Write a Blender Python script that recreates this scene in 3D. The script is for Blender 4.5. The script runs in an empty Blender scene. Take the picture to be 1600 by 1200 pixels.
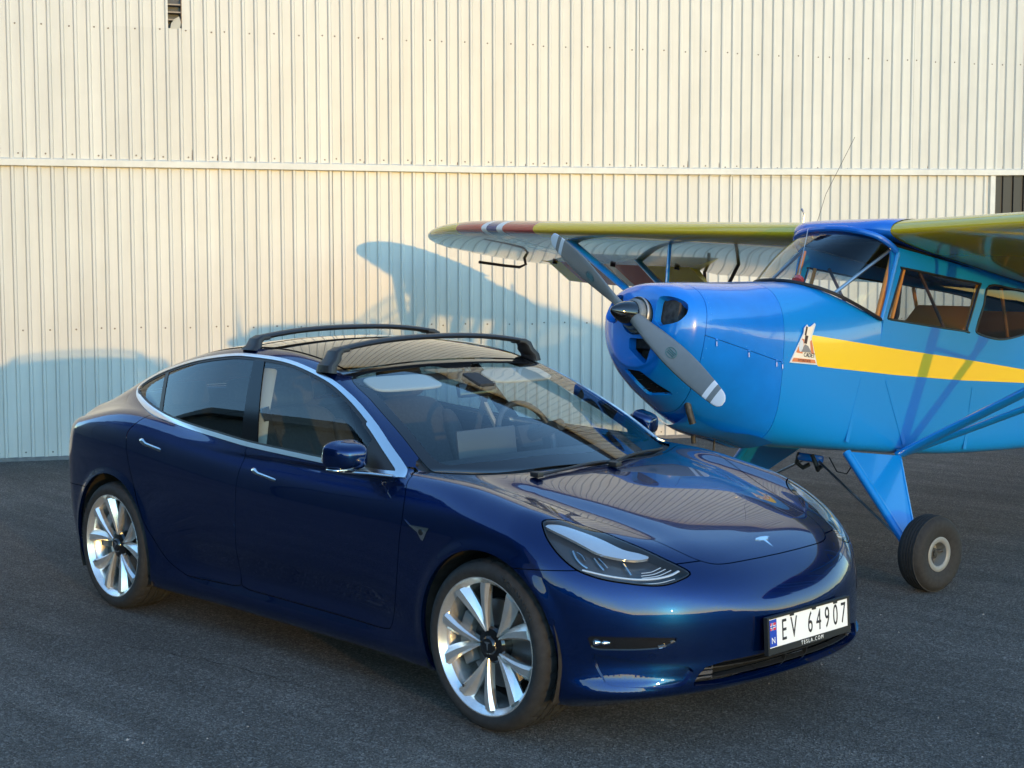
import bpy, bmesh, math, random
import numpy as np
from mathutils import Vector, Matrix
random.seed(7)
SC = bpy.context.scene
COL = SC.collection
# ---------------------------------------------------------------- camera (world: car front axle at origin, x forward, y to car's left)
cam_data = bpy.data.cameras.new('camera')
cam = bpy.data.objects.new('camera', cam_data)
COL.objects.link(cam)
cam.location = (4.0904, -4.7016, 1.7977)
_yaw, _pit, _rol = 2.3747, 0.0797, -0.0011
_f = Vector((math.cos(_yaw) * math.cos(_pit), math.sin(_yaw) * math.cos(_pit), -math.sin(_pit)))
_r = Vector((math.sin(_yaw), -math.cos(_yaw), 0))
_u = _r.cross(_f)
_r2 = _r * math.cos(_rol) + _u * math.sin(_rol)
_u2 = -_r * math.sin(_rol) + _u * math.cos(_rol)
cam.rotation_euler = Matrix(((_r2.x, _u2.x, -_f.x), (_r2.y, _u2.y, -_f.y), (_r2.z, _u2.z, -_f.z))).to_euler()
cam_data.sensor_width = 36.0
cam_data.lens = 36.0 * 2298.0 / 1600.0
cam_data.clip_end = 3000
SC.camera = cam
# ---------------------------------------------------------------- sky and low evening sun
SUN_EL, SUN_TRAVEL = math.radians(4.0), math.radians(164.0)
w = bpy.data.worlds.new('World'); SC.world = w; w.use_nodes = True
nt = w.node_tree; nt.nodes.clear()
sky = nt.nodes.new('ShaderNodeTexSky'); sky.sky_type = 'NISHITA'; sky.sun_disc = False
sky.sun_elevation = SUN_EL
sky.sun_rotation = math.radians(90) - (SUN_TRAVEL + math.pi)
sky.air_density = 1.0; sky.dust_density = 0.0; sky.ozone_density = 2.6; sky.altitude = 100
bg = nt.nodes.new('ShaderNodeBackground'); bg.inputs['Strength'].default_value = 0.15
wo = nt.nodes.new('ShaderNodeOutputWorld')
nt.links.new(sky.outputs[0], bg.inputs[0]); nt.links.new(bg.outputs[0], wo.inputs[0])
sd = bpy.data.lights.new('sun', 'SUN'); sun = bpy.data.objects.new('sun', sd); COL.objects.link(sun)
sd.energy = 2.0; sd.angle = math.radians(0.55); sd.color = (.145, .083, .020)
_d = Vector((math.cos(SUN_TRAVEL) * math.cos(SUN_EL), math.sin(SUN_TRAVEL) * math.cos(SUN_EL), -math.sin(SUN_EL)))
sun.rotation_euler = _d.to_track_quat('-Z', 'Y').to_euler()
sun.location = (30, -8, 8)
SC.view_settings.view_transform = 'Standard'; SC.view_settings.look = 'None'
SC.view_settings.exposure = 3.05; SC.view_settings.gamma = 1
SC.view_settings.use_curve_mapping = False
SC.render.engine = 'CYCLES'
SC.cycles.max_bounces = 10; SC.cycles.transparent_max_bounces = 24; SC.cycles.glossy_bounces = 6
SC.cycles.caustics_reflective = False; SC.cycles.caustics_refractive = False
# ---------------------------------------------------------------- helpers
def srgb(r, g, b):
    f = lambda c: c / 12.92 if c <= .04045 else ((c + .055) / 1.055) ** 2.4
    return (f(r / 255), f(g / 255), f(b / 255))
MATS = {}
def mat(name, col, rough=.5, metal=0., coat=0., coat_rough=.03, spec=.5, **kw):
    if name in MATS: return MATS[name]
    m = bpy.data.materials.new(name); m.use_nodes = True
    b = m.node_tree.nodes['Principled BSDF']
    b.inputs['Base Color'].default_value = (*col, 1)
    b.inputs['Roughness'].default_value = rough
    b.inputs['Metallic'].default_value = metal
    b.inputs['Coat Weight'].default_value = coat
    b.inputs['Coat Roughness'].default_value = coat_rough
    b.inputs['Specular IOR Level'].default_value = spec
    for k, v in kw.items(): b.inputs[k.replace('_', ' ')].default_value = v
    MATS[name] = m
    return m
def noise_into(m, scale, lo, hi, sock='Base Color', detail=4, kind='mul', rough=.6, vec='Object', stretch=None):
    """mix a noise into a socket: colours are multiplied between lo..hi, floats mapped to lo..hi"""
    nt = m.node_tree; b = nt.nodes['Principled BSDF']
    tc = nt.nodes.new('ShaderNodeTexCoord'); n = nt.nodes.new('ShaderNodeTexNoise')
    n.inputs['Scale'].default_value = scale; n.inputs['Detail'].default_value = detail; n.inputs['Roughness'].default_value = rough
    src = tc.outputs[vec]
    if stretch:
        mp = nt.nodes.new('ShaderNodeMapping'); mp.inputs['Scale'].default_value = stretch
        nt.links.new(src, mp.inputs['Vector']); src = mp.outputs[0]
    nt.links.new(src, n.inputs['Vector'])
    r = nt.nodes.new('ShaderNodeMapRange'); r.inputs['From Min'].default_value = .3; r.inputs['From Max'].default_value = .7
    r.inputs['To Min'].default_value = lo; r.inputs['To Max'].default_value = hi
    nt.links.new(n.outputs['Fac'], r.inputs['Value'])
    if sock == 'Base Color':
        mx = nt.nodes.new('ShaderNodeMix'); mx.data_type = 'RGBA'; mx.blend_type = 'MULTIPLY'; mx.inputs['Factor'].default_value = 1
        i = b.inputs['Base Color']
        if i.is_linked: nt.links.new(i.links[0].from_socket, mx.inputs['A'])
        else: mx.inputs['A'].default_value = i.default_value
        nt.links.new(r.outputs[0], mx.inputs['B']); nt.links.new(mx.outputs['Result'], i)
    else:
        nt.links.new(r.outputs[0], b.inputs[sock])
    return m
def bump_into(m, scale, strength, dist=.002, detail=4, vec='Object', stretch=None):
    nt = m.node_tree; b = nt.nodes['Principled BSDF']
    tc = nt.nodes.new('ShaderNodeTexCoord'); n = nt.nodes.new('ShaderNodeTexNoise')
    n.inputs['Scale'].default_value = scale; n.inputs['Detail'].default_value = detail
    src = tc.outputs[vec]
    if stretch:
        mp = nt.nodes.new('ShaderNodeMapping'); mp.inputs['Scale'].default_value = stretch
        nt.links.new(src, mp.inputs['Vector']); src = mp.outputs[0]
    nt.links.new(src, n.inputs['Vector'])
    bp = nt.nodes.new('ShaderNodeBump'); bp.inputs['Strength'].default_value = strength; bp.inputs['Distance'].default_value = dist
    if b.inputs['Normal'].is_linked: nt.links.new(b.inputs['Normal'].links[0].from_socket, bp.inputs['Normal'])
    nt.links.new(n.outputs['Fac'], bp.inputs['Height']); nt.links.new(bp.outputs[0], b.inputs['Normal'])
    return m
def glass_mat(name, tint, refl_rough=.0, ior=1.5, boost=1.0):
    """thin pane: tinted see-through plus a clear fresnel reflection"""
    if name in MATS: return MATS[name]
    m = bpy.data.materials.new(name); m.use_nodes = True; nt = m.node_tree; nt.nodes.clear()
    o = nt.nodes.new('ShaderNodeOutputMaterial'); mx = nt.nodes.new('ShaderNodeMixShader')
    tr = nt.nodes.new('ShaderNodeBsdfTransparent'); tr.inputs[0].default_value = (*tint, 1)
    gl = nt.nodes.new('ShaderNodeBsdfGlossy'); gl.inputs['Roughness'].default_value = refl_rough; gl.inputs[0].default_value = (1, 1, 1, 1)
    fr = nt.nodes.new('ShaderNodeFresnel'); fr.inputs[0].default_value = ior
    mu = nt.nodes.new('ShaderNodeMath'); mu.operation = 'MULTIPLY'; mu.inputs[1].default_value = boost; mu.use_clamp = True
    ge = nt.nodes.new('ShaderNodeNewGeometry'); mi = nt.nodes.new('ShaderNodeMapRange')   # same reflectance from both sides of the pane
    mi.inputs['To Min'].default_value = ior; mi.inputs['To Max'].default_value = 1 / ior
    nt.links.new(ge.outputs['Backfacing'], mi.inputs['Value']); nt.links.new(mi.outputs[0], fr.inputs[0])
    nt.links.new(fr.outputs[0], mu.inputs[0]); nt.links.new(mu.outputs[0], mx.inputs[0])
    nt.links.new(tr.outputs[0], mx.inputs[1]); nt.links.new(gl.outputs[0], mx.inputs[2]); nt.links.new(mx.outputs[0], o.inputs[0])
    MATS[name] = m
    return m
def tag(o, label, cat, group=None, kind=None):
    o['label'] = label
    if cat: o['category'] = cat
    if group: o['group'] = group
    if kind: o['kind'] = kind
    return o
def empty(name, loc=(0, 0, 0), rot=(0, 0, 0), parent=None):
    o = bpy.data.objects.new(name, None); COL.objects.link(o); o.location = loc; o.rotation_euler = rot
    o.empty_display_size = .2
    if parent: o.parent = parent
    return o
def link(name, me, m, parent=None):
    o = bpy.data.objects.new(name, me); COL.objects.link(o)
    if m is not None:
        for q in (m if isinstance(m, (list, tuple)) else [m]): me.materials.append(q)
    if parent: o.parent = parent
    return o
def raw(name, V, F, m, parent=None, smooth=True, N=None, sharp=None):
    """V (n,3), F list of tuples or (k,3) array -> object"""
    me = bpy.data.meshes.new(name)
    if isinstance(F, np.ndarray):
        k = F.shape[1]; nf = len(F)
        me.vertices.add(len(V)); me.vertices.foreach_set('co', np.asarray(V, np.float32).ravel())
        me.loops.add(nf * k); me.loops.foreach_set('vertex_index', F.astype(np.int32).ravel())
        me.polygons.add(nf); me.polygons.foreach_set('loop_start', np.arange(0, nf * k, k, dtype=np.int32))
        me.update(calc_edges=True)
    else:
        me.from_pydata([tuple(map(float, v)) for v in V], [], [tuple(int(i) for i in f) for f in F]); me.update()
    me.polygons.foreach_set('use_smooth', [smooth] * len(me.polygons))
    if N is not None and len(me.polygons):
        me.normals_split_custom_set_from_vertices([tuple(map(float, n)) for n in N])
    elif smooth and sharp is not None:
        me.set_sharp_from_angle(angle=math.radians(sharp))
    return link(name, me, m, parent)
class MB:
    """collects simple shapes into one mesh"""
    def __init__(s): s.v = []; s.f = []
    def add(s, V, F):
        b = len(s.v); s.v += [tuple(map(float, p)) for p in V]; s.f += [tuple(b + i for i in f) for f in F]; return s
    def box(s, c, d, R=None, bev=0):
        c = np.array(c, float); d = np.array(d, float) / 2
        if bev:
            bm = bmesh.new(); bmesh.ops.create_cube(bm, size=1)
            for v in bm.verts: v.co = Vector((v.co.x * d[0] * 2, v.co.y * d[1] * 2, v.co.z * d[2] * 2))
            bmesh.ops.bevel(bm, geom=bm.edges[:], offset=min(bev, min(d) * .95), segments=2, affect='EDGES', profile=.6)
            bm.verts.index_update()
            V = np.array([v.co[:] for v in bm.verts]); F = [[v.index for v in f.verts] for f in bm.faces]; bm.free()
        else:
            V = np.array([(x, y, z) for x in (-1, 1) for y in (-1, 1) for z in (-1, 1)]) * d
            F = [(0, 1, 3, 2), (4, 6, 7, 5), (0, 4, 5, 1), (2, 3, 7, 6), (0, 2, 6, 4), (1, 5, 7, 3)]
        if R is not None: V = V @ np.array(R).T
        return s.add(V + c, F)
    def tube(s, pts, r, n=10, cap=True, flat=1.0, up=None, closed=False):
        """sweep an (elliptic) section along pts; r scalar or list"""
        P = np.array(pts, float); m = len(P)
        rr = np.full(m, r) if np.isscalar(r) else np.array(r, float)
        T = np.gradient(P, axis=0) if not closed else (np.roll(P, -1, 0) - np.roll(P, 1, 0))
        T /= np.linalg.norm(T, axis=1)[:, None] + 1e-12
        u = np.array(up, float) if up is not None else (np.array([0, 0, 1.]) if abs(T[0, 2]) < .9 else np.array([1., 0, 0]))
        V = []
        for i in range(m):
            a = np.cross(T[i], u); a /= np.linalg.norm(a) + 1e-12; b = np.cross(a, T[i])
            if up is None: u = b
            for k in range(n):
                t = 2 * math.pi * k / n
                V.append(P[i] + rr[i] * (math.cos(t) * a + flat * math.sin(t) * b))
        F = []
        for i in range(m if closed else m - 1):
            j = (i + 1) % m
            for k in range(n): F.append((i * n + k, i * n + (k + 1) % n, j * n + (k + 1) % n, j * n + k))
        if cap and not closed:
            F.append(tuple(range(n))[::-1]); F.append(tuple((m - 1) * n + k for k in range(n)))
        return s.add(V, F)
    def lathe(s, prof, n=48, M=None):
        """prof (r,h) around +y axis (h along y)"""
        V = []
        for r, h in prof:
            for k in range(n):
                t = 2 * math.pi * k / n; V.append((r * math.cos(t), h, r * math.sin(t)))
        F = []
        for i in range(len(prof) - 1):
            for k in range(n): F.append((i * n + k, i * n + (k + 1) % n, (i + 1) * n + (k + 1) % n, (i + 1) * n + k))
        V = np.array(V)
        if M is not None: V = np.array([(Matrix(M) @ Vector(v))[:] for v in V])
        return s.add(V, F)
    def prism(s, poly, o, ex, ey, ez, t):
        """2-D polygon in plane (ex,ey) at o, extruded by t along ez"""
        o, ex, ey, ez = [np.array(q, float) for q in (o, ex, ey, ez)]
        n = len(poly); V = [o + p[0] * ex + p[1] * ey for p in poly] + [o + p[0] * ex + p[1] * ey + t * ez for p in poly]
        F = [tuple(range(n))[::-1], tuple(range(n, 2 * n))] + [(i, (i + 1) % n, n + (i + 1) % n, n + i) for i in range(n)]
        return s.add(V, F)
    def build(s, name, m, parent=None, smooth=True, sharp=35):
        o = raw(name, s.v, s.f, m, parent, smooth, None, sharp)
        bm = bmesh.new(); bm.from_mesh(o.data); bmesh.ops.recalc_face_normals(bm, faces=bm.faces[:]); bm.to_mesh(o.data); bm.free()
        if smooth and sharp is not None: o.data.set_sharp_from_angle(angle=math.radians(sharp))
        return o
def rotm(ax, deg): return np.array(Matrix.Rotation(math.radians(deg), 3, ax))
def crom(pts, n=8, closed=False):
    """Catmull-Rom through points"""
    P = np.array(pts, float); m = len(P); out = []
    for i in range(m if closed else m - 1):
        if closed: a, b, c, d = P[(i - 1) % m], P[i], P[(i + 1) % m], P[(i + 2) % m]
        else: a, b, c, d = P[max(i - 1, 0)], P[i], P[i + 1], P[min(i + 2, m - 1)]
        for k in range(n):
            t = k / n
            out.append(.5 * (2 * b + (c - a) * t + (2 * a - 5 * b + 4 * c - d) * t * t + (3 * b - a - 3 * c + d) * t ** 3))
    if not closed: out.append(P[-1])
    return np.array(out)
# ---- triangle soup with normals: cut by signed fields
def sdf_poly(Q, poly):
    """signed distance (neg inside) of points Q (n,2) to closed polygon"""
    P = np.asarray(poly, float); n = len(P)
    lo, hi = P.min(0) - .12, P.max(0) + .12
    d = np.full(len(Q), .12)
    idx = np.where(((Q >= lo) & (Q <= hi)).all(1))[0]
    if len(idx) == 0: return d
    q = Q[idx]; best = np.full(len(q), 1e9); ins = np.zeros(len(q), bool)
    for i in range(n):
        a = P[i]; b = P[(i + 1) % n]; e = b - a; w_ = q - a
        t = np.clip((w_ @ e) / (e @ e + 1e-15), 0, 1)
        best = np.minimum(best, ((w_ - t[:, None] * e) ** 2).sum(1))
        c = (a[1] > q[:, 1]) != (b[1] > q[:, 1])
        with np.errstate(divide='ignore', invalid='ignore'):
            xi = a[0] + (q[:, 1] - a[1]) * (e[0] / (e[1] if e[1] else 1e-12))
        ins ^= c & (q[:, 0] < xi)
    s = np.sqrt(best); s[ins] *= -1; d[idx] = s
    return d
def cut(M, d):
    """M=(V,N,F): part of the surface where d<0"""
    V, N, F = M
    if len(F) == 0: return M
    s = d[F] < 0; k = s.sum(1)
    full = F[k == 3]; V2 = [V]; N2 = [N]; newF = [full]; base = len(V)
    part = (k == 1) | (k == 2)
    if part.any():
        T = F[part]; S = s[part]; kk = k[part]
        odd = np.where(kk == 1, np.argmax(S, 1), np.argmin(S, 1))
        r = np.arange(len(T)); A = T[r, odd]; B = T[r, (odd + 1) % 3]; Cc = T[r, (odd + 2) % 3]
        e1 = np.sort(np.stack([A, B], 1), 1); e2 = np.sort(np.stack([A, Cc], 1), 1)
        E = np.concatenate([e1, e2]); U, inv = np.unique(E, axis=0, return_inverse=True); inv = inv.ravel()
        da, db = d[U[:, 0]], d[U[:, 1]]; t = (da / (da - db + 1e-18))[:, None]; t = np.clip(t, .0, 1.)
        V2.append(V[U[:, 0]] * (1 - t) + V[U[:, 1]] * t)
        n_ = N[U[:, 0]] * (1 - t) + N[U[:, 1]] * t; N2.append(n_ / (np.linalg.norm(n_, axis=1)[:, None] + 1e-12))
        p = base + inv[:len(T)]; q = base + inv[len(T):]
        o = kk == 1
        newF.append(np.stack([A[o], p[o], q[o]], 1))
        o = ~o
        newF.append(np.stack([p[o], B[o], Cc[o]], 1)); newF.append(np.stack([p[o], Cc[o], q[o]], 1))
    F2 = np.concatenate(newF)
    return compact((np.concatenate(V2), np.concatenate(N2), F2))
def compact(M):
    V, N, F = M
    u, inv = np.unique(F, return_inverse=True)
    return V[u], N[u], inv.reshape(F.shape)
def mirror_y(M):
    V, N, F = M; s = np.array([1, -1, 1])
    return V * s, N * s, F[:, ::-1].copy()
def join(*Ms):
    b = 0; v = []; n = []; f = []
    for V, N, F in Ms:
        v.append(V); n.append(N); f.append(F + b); b += len(V)
    return np.concatenate(v), np.concatenate(n), np.concatenate(f)
def shift(M, h):
    V, N, F = M
    return V + N * h, N, F
def flange(M, depth, skip_y0=True):
    """add turned-in edges along the open boundary"""
    V, N, F = M
    E = np.concatenate([F[:, [0, 1]], F[:, [1, 2]], F[:, [2, 0]]])
    key = np.sort(E, 1); U, inv, cnt = np.unique(key, axis=0, return_inverse=True, return_counts=True)
    b = E[cnt[inv.ravel()] == 1]
    if skip_y0: b = b[~((np.abs(V[b[:, 0], 1]) < 1e-4) & (np.abs(V[b[:, 1], 1]) < 1e-4))]
    if len(b) == 0: return M
    on = np.zeros((len(V), 3)); t = V[b[:, 1]] - V[b[:, 0]]
    o = np.cross(t, N[b[:, 0]])
    np.add.at(on, b[:, 0], o); np.add.at(on, b[:, 1], o)
    u, iv = np.unique(b, return_inverse=True); iv = iv.reshape(b.shape); k = len(u)
    on = on[u] / (np.linalg.norm(on[u], axis=1)[:, None] + 1e-12)
    V2 = np.concatenate([V, V[u], V[u] - N[u] * depth]); N2 = np.concatenate([N, on, on]); n = len(V)
    a, c = iv[:, 0] + n, iv[:, 1] + n
    F2 = np.concatenate([F, np.stack([c, a, a + k], 1), np.stack([c, a + k, c + k], 1)])
    return V2, N2, F2
def surface_nets(f, lo, hi, h):
    g = [np.arange(lo[i], hi[i] + h, h) for i in range(3)]
    X, Y, Z = np.meshgrid(*g, indexing='ij', sparse=True)
    D = np.empty((len(g[0]), len(g[1]), len(g[2])), np.float32)
    for i in range(0, len(g[0]), 16):
        D[i:i + 16] = f(*np.broadcast_arrays(X[i:i + 16], Y, Z))
    s = D < 0
    c = np.zeros(tuple(q - 1 for q in D.shape), np.int8)
    for a in (0, 1):
        for b in (0, 1):
            for e in (0, 1):
                c += s[a:a + c.shape[0], b:b + c.shape[1], e:e + c.shape[2]]
    act = (c > 0) & (c < 8)
    ids = -np.ones(act.shape, np.int64); I = np.argwhere(act); ids[act] = np.arange(len(I))
    V = np.array(lo) + (I + .5) * h
    quads = []
    for ax in range(3):
        b, e = (ax + 1) % 3, (ax + 2) % 3
        sl = [slice(1, -1)] * 3; sl[ax] = slice(0, -1)
        s0 = s[tuple(sl)]; sl2 = list(sl); sl2[ax] = slice(1, None); s1 = s[tuple(sl2)]
        K = np.argwhere(s0 != s1)
        off = np.ones(3, int); off[ax] = 0
        K = K + off; flip = s0[s0 != s1]
        def cell(db, de):
            q = K.copy(); q[:, b] -= db; q[:, e] -= de
            return ids[q[:, 0], q[:, 1], q[:, 2]]
        Q = np.stack([cell(1, 1), cell(0, 1), cell(0, 0), cell(1, 0)], 1)
        Q[~flip] = Q[~flip][:, ::-1]
        quads.append(Q)
    Q = np.concatenate(quads); Q = Q[(Q >= 0).all(1)]
    return V, np.concatenate([Q[:, [0, 1, 2]], Q[:, [0, 2, 3]]])
# ---------------------------------------------------------------- car body as smooth implicit surfaces
def pchip(kx, ky):
    kx = np.asarray(kx, float); ky = np.asarray(ky, float)
    if kx[0] > kx[-1]:
        kx = kx[::-1]; ky = ky[::-1]
    h = np.diff(kx); d = np.diff(ky) / h
    m = np.zeros(len(kx))
    # smooth (Catmull-Rom like, limited) tangents
    m[1:-1] = (d[:-1] * h[1:] + d[1:] * h[:-1]) / (h[:-1] + h[1:])
    m[0] = d[0]; m[-1] = d[-1]
    def f(x):
        x = np.clip(x, kx[0], kx[-1])
        i = np.clip(np.searchsorted(kx, x, side='right') - 1, 0, len(kx) - 2)
        t = (x - kx[i]) / h[i]
        t2 = t * t; t3 = t2 * t
        return ((2 * t3 - 3 * t2 + 1) * ky[i] + (t3 - 2 * t2 + t) * h[i] * m[i]
                + (-2 * t3 + 3 * t2) * ky[i + 1] + (t3 - t2) * h[i] * m[i + 1])
    return f
def kn(*p):
    p = sorted(p)
    return pchip([q[0] for q in p], [q[1] for q in p])
def smax(a, b, r):
    h = np.maximum(r - np.abs(a - b), 0.0) / r
    return np.maximum(a, b) + h * h * r * 0.25
def smin(a, b, r):
    h = np.maximum(r - np.abs(a - b), 0.0) / r
    return np.minimum(a, b) - h * h * r * 0.25
def sstep(a, b, x):
    t = np.clip((x - a) / (b - a), 0, 1)
    return t * t * (3 - 2 * t)

XF, XR, ZAX = 0.0, -2.875, 0.336
car_wp = kn((-3.9, .80), (-3.7, .845), (-3.5, .878), (-3.2, .910), (-2.875, .922), (-2.4, .918), (-1.6, .912),
            (-.8, .911), (-.3, .916), (0, .920), (.2, .913), (.36, .894), (.5, .862), (.65, .80), (.85, .66))
car_prof = kn((.10, -.16), (.15, -.085), (.19, -.052), (.235, -.042), (.29, -.052), (.34, -.056), (.40, -.044), (.48, -.022),
              (.56, -.009), (.64, -.002), (.70, 0), (.76, -.003), (.815, -.014), (.87, -.040), (.92, -.066),
              (.98, -.100), (1.05, -.145), (1.15, -.22), (1.3, -.34))
car_profw = kn((.10, -.12), (.15, -.06), (.19, -.03), (.235, -.016), (.29, -.010), (.34, -.006), (.40, -.004), (.48, -.003),
               (.56, -.002), (.64, 0), (.70, 0), (.76, -.004), (.815, -.016), (.87, -.042), (.92, -.068),
               (.98, -.102), (1.05, -.147), (1.15, -.22), (1.3, -.34))
car_zs = kn((-3.9, .15), (-3.4, .155), (-3.0, .145), (-2.68, .125), (-2.3, .082), (-2.0, .052), (-1.7, .03), (-1.1, .008), (-.5, 0),
            (-.1, -.012), (.2, -.045), (.5, -.085), (.85, -.12))
def car_side(x, z):
    s = np.clip(z - car_zs(x) * sstep(.45, .75, z), .1, 1.3)
    near = np.maximum(np.exp(-((x - XF) / .62) ** 4), np.exp(-((x - XR) / .66) ** 4))
    w = car_wp(x) + car_prof(s) * (1 - near) + car_profw(s) * near
    for xc in (XF, XR):
        r = np.sqrt((x - xc) ** 2 + (z - ZAX) ** 2)
        w = w + .010 * (1 - sstep(.375, .435, r)) * sstep(.2, .4, z) * (1 - sstep(.70, .80, z))
    return w
car_hc = kn((-3.95, .90), (-3.8, .975), (-3.65, 1.015), (-3.4, 1.04), (-3.1, 1.065), (-2.7, 1.05), (-2.2, 1.005), (-1.7, .975), (-1.1, .950),
            (-.5, .945), (-.22, .930), (0, .894), (.2, .853), (.4, .803), (.55, .757), (.665, .713), (.73, .682),
            (.79, .640), (.85, .575), (.95, .42))
def car_top(x, a):
    fr = sstep(-.5, -.1, x)                       # hood zone
    q = a / .75
    z = car_hc(x)
    z = z - fr * (.030 * q ** 2)                               # crown of hood
    z = z - fr * sstep(.78, .1, x) * .012 * np.exp(-((a - (.60 - .16 * sstep(-.3, .7, x))) / .085) ** 2)  # valley beside the centre
    z = z + fr * (1 - sstep(.45, .72, x)) * .027 * np.exp(-((a - .765) / .085) ** 2)   # fender crest over the lamps
    rr = 1 - sstep(-3.4, -2.7, x)
    z = z - rr * .062 * (a / .8) ** 2.4
    return z
car_nz = kn((.05, .50), (.13, .56), (.165, .62), (.195, .70), (.22, .775), (.26, .822), (.30, .838), (.36, .842), (.43, .845), (.50, .842), (.56, .832),
            (.61, .815), (.655, .79), (.70, .755), (.75, .70), (.82, .6), (.9, .45))
def car_nose(a, z):
    k = .552 - .10 * sstep(.35, .2, z)
    n = car_nz(z) - k * a ** 2.5
    return n + .055 * sstep(.30, .19, z) * (a / .8) ** 2
car_tz = kn((.1, 3.58), (.2, 3.68), (.3, 3.755), (.45, 3.81), (.6, 3.83), (.75, 3.833), (.9, 3.80), (.97, 3.77), (1.02, 3.735), (1.1, 3.66))
def car_tail(a, z):
    return car_tz(z) - .56 * a ** 2.6
car_zc = kn((.1, .76), (-.05, .85), (-.22, .932), (-.5, 1.058), (-.8, 1.182), (-1.05, 1.278), (-1.23, 1.342), (-1.45, 1.400), (-1.7, 1.436), (-1.9, 1.443),
            (-2.2, 1.430), (-2.5, 1.389), (-2.8, 1.320), (-3.1, 1.222), (-3.4, 1.100), (-3.7, .965), (-3.9, .87))
car_cr = kn((0, .15), (-.2, .135), (-.45, .115), (-.8, .075), (-1.2, .052), (-1.6, .055), (-2.2, .055), (-2.8, .07), (-3.3, .075), (-3.8, .07))
def car_roof(x, a):
    return car_zc(x) - car_cr(x) * (a / .68) ** 2.2
def car_glass(x, z):
    t = z - .93
    tp = np.maximum(t, 0)
    g = .868 - .40 * tp - .24 * tp * tp + .9 * np.minimum(t, 0)
    g = g - .115 * np.clip((-2.1 - x), 0, 3) ** 2 / 1.0
    g = g - .05 * np.clip(x + .7, 0, 2) ** 2
    return g
def car_body_f(x, y, z):
    a = np.sqrt(y * y + 1e-6)
    side = a - car_side(x, z)
    top = (z - car_top(x, a)) * .92
    rs = .05 + .04 * sstep(-.3, .5, x)
    f = smax(side, top, rs)
    f = smax(f, (x - car_nose(a, z)) * .85, .10)
    f = smax(f, (-x - car_tail(a, z)) * .85, .09)
    return smax(f, .155 - z, .02)
def car_green_f(x, y, z):
    a = np.sqrt(y * y + 1e-6)
    return smax((a - car_glass(x, z)) * .9, (z - car_roof(x, a)) * .92, .055)
def car_f(x, y, z):
    b = car_body_f(x, y, z); g = car_green_f(x, y, z)
    r = .012 + .10 * (1 - sstep(-3.0, -2.45, x)) 
    g = np.maximum(np.maximum(g, .885 - z), np.maximum(x + .10, -3.55 - x))
    return smin(b, g, r)
def car_grad(P, f=None, e=1e-4):
    f = f or car_f
    x, y, z = P[:, 0], P[:, 1], P[:, 2]
    return np.stack([(f(x + e, y, z) - f(x - e, y, z)), (f(x, y + e, z) - f(x, y - e, z)), (f(x, y, z + e) - f(x, y, z - e))], 1) / (2 * e)
def car_project(P, n=4, f=None):
    f = f or car_f
    for _ in range(n):
        g = car_grad(P, f)
        v = f(P[:, 0], P[:, 1], P[:, 2])
        P = P - g * (v / np.maximum((g * g).sum(1), .05))[:, None]
    return P
# ---------------------------------------------------------------- materials
M_paint = mat('car_paint_deep_blue', (.0002, .0125, .078), rough=.26, metal=.80, coat=1.0, coat_rough=.006, spec=.0)
noise_into(M_paint, 900, .55, 1.6)
M_black = mat('satin_black_plastic', (.012, .012, .013), rough=.45)
M_gloss = mat('gloss_black', (.006, .006, .007), rough=.08, coat=.6)
M_dark = mat('underbody_black', (.006, .006, .006), rough=.9, spec=.2)
M_liner = noise_into(mat('arch_liner_dusty', (.03, .027, .024), rough=.95, spec=.2), 14, .6, 1.3)
M_chrome = mat('satin_chrome', (.62, .63, .64), rough=.12, metal=1.0)
M_alu = noise_into(mat('silver_wheel_paint', (.80, .79, .77), rough=.26, metal=.80, coat=.4), 30, .92, 1.05)
M_tyre = bump_into(noise_into(mat('tyre_rubber', (.022, .022, .023), rough=.78, spec=.3), 40, .75, 1.3), 300, .25, .001)
M_disc = mat('brake_steel', (.25, .245, .24), rough=.4, metal=1.0)
M_calip = mat('grey_calliper', (.16, .165, .17), rough=.5)
M_lens = glass_mat('clear_lamp_lens', (.93, .95, .96), ior=1.45)
M_ws = glass_mat('windscreen_glass', (.80, .86, .86), ior=1.52, boost=1.05)
M_wside = glass_mat('side_glass', (.74, .80, .79), ior=1.52, boost=.9)
M_wrear = glass_mat('privacy_glass', (.38, .43, .43), ior=1.52, boost=.9)
M_roofg = glass_mat('roof_glass_tint', (.03, .028, .03), ior=1.75, boost=1.2)
M_seat = noise_into(mat('black_seat_vinyl', (.045, .045, .048), rough=.5), 60, .8, 1.25)
M_int = noise_into(mat('dark_interior', (.022, .022, .024), rough=.8), 50, .8, 1.2)
M_cream = mat('pale_headliner', (.42, .41, .38), rough=.9)
M_wood = mat('dash_trim_wood', (.10, .07, .05), rough=.5)
M_screen = mat('touch_screen_glass', (.015, .016, .018), rough=.07, coat=.5)
M_screenb = mat('screen_back_grey', (.06, .06, .066), rough=.35)
M_trim = mat('satin_window_trim', (.78, .79, .80), rough=.30, metal=1.0)
M_satin = mat('satin_black_insert', (.006, .006, .008), rough=.38, spec=.35)
M_white = mat('plate_white', (.78, .78, .76), rough=.45)
M_ink = mat('plate_ink_black', (.012, .010, .014), rough=.6)
M_pblue = mat('plate_blue', (.01, .05, .38), rough=.45)
M_pred = mat('flag_red', (.55, .03, .05), rough=.45)
M_silver = mat('bright_silver_emblem', (.72, .74, .77), rough=.16, metal=1.0)
M_hlsil = mat('lamp_reflector_silver', (.62, .64, .66), rough=.22, metal=.7)
M_hlarc = mat('lamp_inner_chrome', (.45, .46, .48), rough=.12, metal=1.0)
M_pill = mat('pillar_black', (.004, .004, .005), rough=.12, spec=.25)
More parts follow.
